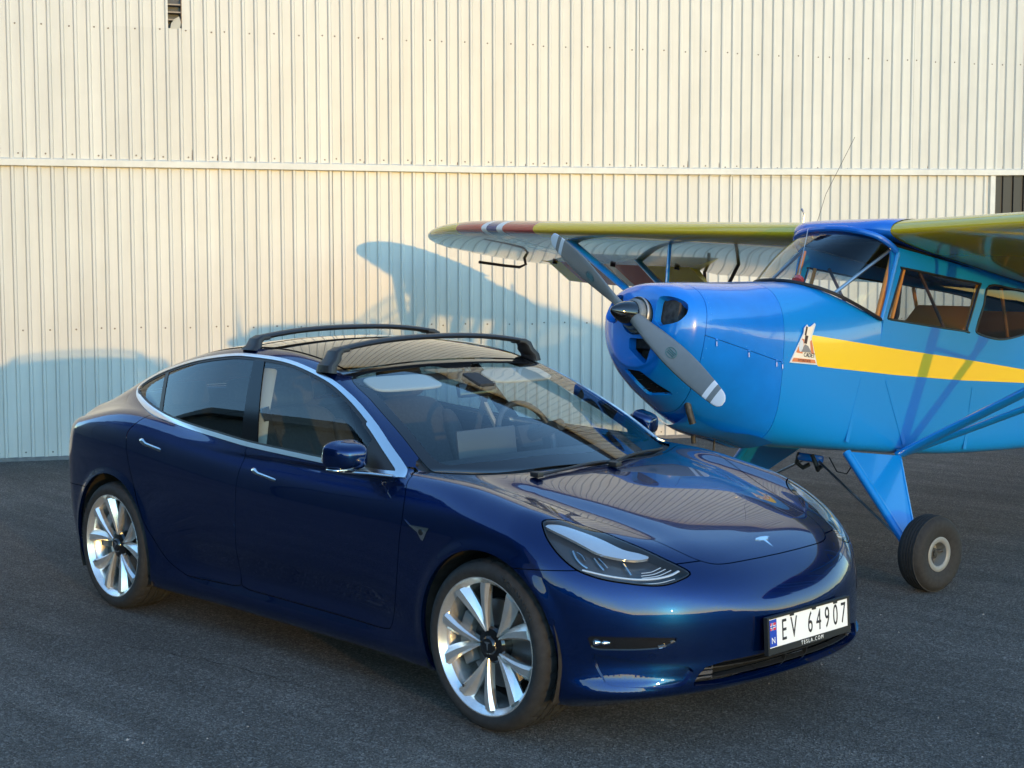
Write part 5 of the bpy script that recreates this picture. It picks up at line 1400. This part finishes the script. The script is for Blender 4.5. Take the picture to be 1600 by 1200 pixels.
crack([(-5.2, -1.2), (-4.4, -1.1), (-3.6, -1.22), (-3.0, -1.1)], .001, .003)
# ---------------------------------------------------------------- hangar wall
M_clad = mat('cream_wall_cladding', (.60, .575, .51), rough=.45, coat=.12, coat_rough=.3)
noise_into(M_clad, 1.3, .93, 1.05)
_nt = M_clad.node_tree; _oi = _nt.nodes.new('ShaderNodeObjectInfo'); _mr = _nt.nodes.new('ShaderNodeMapRange'); _mr.inputs['To Min'].default_value = .955; _mr.inputs['To Max'].default_value = 1.03
_mx = _nt.nodes.new('ShaderNodeMix'); _mx.data_type = 'RGBA'; _mx.blend_type = 'MULTIPLY'; _mx.inputs['Factor'].default_value = 1
_bc = _nt.nodes['Principled BSDF'].inputs['Base Color']; _nt.links.new(_oi.outputs['Random'], _mr.inputs['Value']); _nt.links.new(_bc.links[0].from_socket, _mx.inputs['A']); _nt.links.new(_mr.outputs[0], _mx.inputs['B']); _nt.links.new(_mx.outputs['Result'], _bc); noise_into(M_clad, 9, .93, 1.04, stretch=(1, 1, .06)); bump_into(M_clad, .9, .25, .03, detail=2, stretch=(1.0, 1.0, .5))
M_trimw = noise_into(mat('cream_flashing', (.66, .62, .53), rough=.45), 6, .9, 1.05)
M_screw = mat('screw_grey', (.20, .175, .15), rough=.5, metal=.4)
M_rust = noise_into(mat('rusty_edge', (.16, .10, .065), rough=.9), 20, .6, 1.4)
M_door = noise_into(mat('dark_door_cladding', (.006, .0065, .0075), rough=.4), 2, .8, 1.2)
M_insul = mat('grey_backing', (.13, .135, .14), rough=.8)
WA = np.array([-7.489, 3.998, 0.]); WD = np.array([.471, .882, 0]); WD /= np.linalg.norm(WD); WN = np.array([WD[1], -WD[0], 0])
hangar = empty('hangar', WA.tolist(), (0, 0, math.atan2(WD[1], WD[0])))       # local: x along wall, -y towards the apron, z up
tag(hangar, 'cream ribbed metal hangar wall with a narrow horizontal flashing behind the car and plane', 'building')
PER = .117
def rib_profile(n0, n1, drop=()):
    pts = []
    for k in range(n0, n1):
        u = k * PER
        pts.append((u, 0.))
        if k in drop: continue
        pts += [(u + .0745, 0.), (u + .0865, .020), (u + .1065, .020), (u + .117 - .0005, .0)]
    pts.append((n1 * PER, 0.)); return pts
def sheet_mesh(nr, z0, z1, jit=0, prof=None):
    pr = prof or rib_profile(0, nr); V = []; F = []; zs = [z0, z0 + .01] + list(np.linspace(z0, z1, 4)[1:])
    zs = list(np.linspace(z0, z1, 4))
    for z in zs: V += [(u, -w_, z) for u, w_ in pr]
    n = len(pr)
    for i in range(len(zs) - 1):
        for k in range(n - 1): F.append((i * n + k, i * n + k + 1, (i + 1) * n + k + 1, (i + 1) * n + k))
    # sheet thickness at the lower edge
    b = len(V); V += [(u, -w_ + .004, z0) for u, w_ in pr]
    for k in range(n - 1): F.append((k, b + k, b + k + 1, k + 1))
    me = bpy.data.meshes.new('cladding_sheet'); me.from_pydata(V, [], F); me.update(); me.materials.append(M_clad); return me
rng = random.Random(11)
me_up, me_lo = sheet_mesh(9, 2.735, 7.2), sheet_mesh(9, .035, 2.745)
me_upr, me_lor = sheet_mesh(9, 2.815, 7.2), sheet_mesh(9, .035, 2.83)
S0 = -2.045 - .028; SW = 9 * PER
def sheet(me, u, w_, fixed=False):
    o = bpy.data.objects.new('cladding_sheet', me); COL.objects.link(o); o.parent = hangar
    if fixed: o.location = (u, -w_, 0); return o
    o.location = (u + rng.uniform(-.003, .003), -w_ - rng.uniform(0, .0025), rng.uniform(-.004, .004)); o.rotation_euler = (0, 0, rng.uniform(-.0022, .0022)); return o
DOOR_U = 7.31
for k in range(-4, 18):
    u = S0 + k * SW
    if k == 0:      # damaged sheet: a rib torn open near the top
        a0 = int(round((-1.475 - u) / PER)); lo_me = sheet_mesh(9, 2.735, 4.02); sheet(lo_me, u, .012, True)
        pr = rib_profile(0, 9); l_ = [p for p in pr if p[0] <= .575]; r_ = [p for p in pr if p[0] >= .70]
        for part in (l_, r_): sheet(sheet_mesh(0, 4.02, 7.2, prof=part), u, .012, True)
        m_ = [(.575, 0.)] + [p for p in pr if .575 < p[0] < .70] + [(.70, 0.)]; sheet(sheet_mesh(0, 4.37, 7.2, prof=m_), u, .012, True)
        HU = (u + .575, u + .70)
        MB().box(((HU[0] + HU[1]) / 2, .07, 4.5), (.5, .01, 1.4)).build('backing_board', M_insul, hangar, False)
        for zz in (4.10, 4.17, 4.24): MB().box(((HU[0] + HU[1]) / 2, .02, zz), (.14, .06, .012)).build('torn_lining', M_screw, hangar, False)
        V = [(HU[0] + .02, -.014, 4.015), (HU[0] + .11, -.014, 4.02), (HU[0] + .118, -.035, 4.075), (HU[0] + .10, -.055, 4.125), (HU[0] + .055, -.05, 4.10), (HU[0] + .028, -.03, 4.06)]
        raw('torn_flap', V, [(0, 1, 2, 5), (5, 2, 3, 4)], M_clad, hangar, False)
        for (uu, zz, hh) in ((HU[0] - .004, 4.15, .28), (HU[1] - .002, 4.18, .22)): MB().box((uu, -.014, zz), (.008, .016, hh)).build('torn_edge', M_rust, hangar, False)
        V = [(HU[0] - .001, -.0165, 4.02), (HU[0] + .02, -.017, 4.02), (HU[0] + .012, -.017, 4.06)]
    else: sheet(me_upr if u > 4.5 else me_up, u, .012)
    if u + SW < DOOR_U + .2: sheet(me_lor if u > 3.5 else me_lo, u, 0)
# short closing sheet beside the dark door
# flashing lengths
for k in range(-2, 6):
    u0 = -.95 + 3.0 * k - .5; pts = []
    V = []; F = []
    for u in (max(u0, -6.30) + .002, u0 + 3.0 + .012):
        zt = 2.780 + (.0045 * max(0, u - 1.0) + .001 * max(0, u - 1.0) ** 2 if u > 1 else 0) + rng.uniform(-.003, .003)
        V += [(u, -.008, zt + .022), (u, -.048, zt + .006), (u, -.052, zt - .052), (u, -.044, zt - .056), (u, -.002, zt - .060)]
    for j in range(4): F.append((j, j + 1, 6 + j, 5 + j))
    raw('flashing', V, F, M_trimw, hangar, False)
    V = [(u0 - .006, -.0555, 2.72), (u0 + .006, -.0555, 2.72)]
# dark sliding door with its ribs, right of the cream sheets
mbd = MB(); pr = []
for k in range(0, 60):
    u = DOOR_U + .07 + k * .132; pr += [(u, .0), (u + .10, .0), (u + .108, .018), (u + .122, .018), (u + .131, .0)]
zd = (.03, 2.86); V = [(u, -w_ - .004, z) for z in zd for u, w_ in pr]; n = len(pr)
raw('dark_door', V, [(k, k + 1, n + k + 1, n + k) for k in range(n - 1)], M_door, hangar, False)
MB().box((DOOR_U + .035, -.018, 1.43), (.055, .04, 2.82), None, .006).build('door_frame_post', M_trimw, hangar)
# screws: rows too small to pick apart
sv = MB()
def screw(u, z, w_):
    n = 8; V = [(u + .0085 * math.cos(t), -w_, z + .0085 * math.sin(t)) for t in np.linspace(0, 2 * math.pi, n + 1)[:-1]] + [(u + .005 * math.cos(t), -w_ - .006, z + .005 * math.sin(t)) for t in np.linspace(0, 2 * math.pi, n + 1)[:-1]]
    sv.add(V, [(i, (i + 1) % n, n + (i + 1) % n, n + i) for i in range(n)] + [tuple(range(n, 2 * n))])
for k in range(-4, 18):
    for z, w_, up_ in ((4.005, .0135, 1), (1.222, .0025, 0), (2.835, .0135, 1), (.075, .0025, 0), (5.6, .0135, 1)):
        if not up_ and S0 + k * SW + SW > DOOR_U: continue
        for r_ in (0, 2, 4, 6, 8): sv.add([], []); screw(S0 + k * SW + r_ * PER + .034 + rng.uniform(-.008, .008), z + rng.uniform(-.008, .008), w_)
so = raw('wall_screws', sv.v, sv.f, M_screw, hangar, False); so['kind'] = 'stuff'
# rust stains running up from the flashing at some ribs
st = MB()
for k in range(-35, 150):
    if rng.random() < .30:
        u = S0 + k * PER + .068; h_ = rng.choice((.02, .03, .05, .09)) * rng.uniform(.6, 1.2); z0_ = 2.803
        st.add([(u, -.0145, z0_), (u + .012, -.0145, z0_), (u + .011, -.0145, z0_ + h_ * .7), (u + .004, -.0145, z0_ + h_)], [(0, 1, 2, 3)])
so = raw('rust_marks', st.v, st.f, M_rust, hangar, False); so['kind'] = 'stuff'
# building body behind the sheets
MB().box((5.42, 9.2, 3.6), (23.3, 18, 7.1)).build('hangar_core', M_insul, hangar, False)
MB().box((5.42, 9.0, 7.30), (23.9, 18.8, .16)).build('hangar_roof', M_door, hangar, False)
MB().box((5.42, -.0, .017), (23.3, .06, .034)).build('wall_footing', noise_into(mat('concrete_foot', (.20, .19, .18), rough=.9), 12, .8, 1.2), hangar, False)
# ---------------------------------------------------------------- across the apron (seen only as reflections): dark hangar, plus an added hill ring
M_hg2 = noise_into(mat('dark_hangar_cladding', (.035, .040, .042), rough=.6), .7, .8, 1.2)
M_hg3 = noise_into(mat('far_door_grey', (.05, .055, .058), rough=.6), .8, .8, 1.2)
h2 = empty('far_hangar', (-20.5, -11.5, 0), (0, 0, 0))
tag(h2, 'large dark grey hangar with tall sliding doors across the apron, mirrored in the car side', 'building')
MB().box((0, -6, 5.0), (34, 11.9, 10.0)).build('wall', M_hg2, h2, False)
MB().prism([(-17.4, 10.0), (17.4, 10.0), (17.4, 10.2), (0, 10.6), (-17.4, 10.2)], (0, .3, 0), (1, 0, 0), (0, 0, 1), (0, -1, 0), 12.6).build('roof', M_door, h2, False)
for k in range(6): MB().box((-12.5 + 5 * k, .08 + .06 * (k % 2), 4.0), (4.95, .08, 8.0)).build('sliding_door', M_hg3 if k % 2 else M_hg2, h2, False)
V = []; F = []; rr = random.Random(3); nseg = 180
hh = [rr.uniform(.6, 1.0) for _ in range(nseg)]
for k in range(nseg):
    a = 2 * math.pi * k / nseg; d_ = abs((math.degrees(a) - 345 + 180) % 360 - 180)
    hgt = (8 + 70 * min(1, max(0, (d_ - 28) / 40)) ** 1.3 * (1 if 170 < math.degrees(a) < 345 else .25)) * (.6 + .25 * math.sin(a * 5 + 1) + .15 * math.sin(a * 13)) * hh[k]  # added unseen ridge, raised to block horizon glow in reflections, low towards the sun
    V += [(620 * math.cos(a), 620 * math.sin(a), -.5), (650 * math.cos(a), 650 * math.sin(a), max(3, hgt)), (760 * math.cos(a), 760 * math.sin(a), max(5, hgt * 1.6))]
for k in range(nseg):
    j = (k + 1) % nseg
    for q in range(2): F.append((k * 3 + q, j * 3 + q, j * 3 + q + 1, k * 3 + q + 1))
raw('added_hills', V, F, noise_into(mat('added_hills_green', (.022, .032, .018), rough=.95, spec=.1), .05, .6, 1.4), None, True)['kind'] = 'structure'

# loose grit lying on the tarmac
gv = MB(); rg_ = random.Random(5)
for k in range(420):
    a_ = rg_.uniform(0, 2 * math.pi); x_, y_ = rg_.uniform(-7, 4.5), rg_.uniform(-4.2, 4.0); r_ = rg_.choice((.003, .004, .005, .007)) * rg_.uniform(.7, 1.2)
    V = [(x_ + r_ * math.cos(a_ + t) * rg_.uniform(.7, 1.2), y_ + r_ * math.sin(a_ + t) * rg_.uniform(.7, 1.2), 0.0) for t in (0, 1.26, 2.5, 3.8, 5.0)] + [(x_ + rg_.uniform(-.3, .3) * r_, y_, r_ * rg_.uniform(.5, .9))]
    gv.add(V, [(i, (i + 1) % 5, 5) for i in range(5)])
so = raw('grit', gv.v, gv.f, mat('pale_grit', (.30, .28, .26), rough=.9), None, False); tag(so, 'scattered pale grit on the dark tarmac', None, kind='stuff')
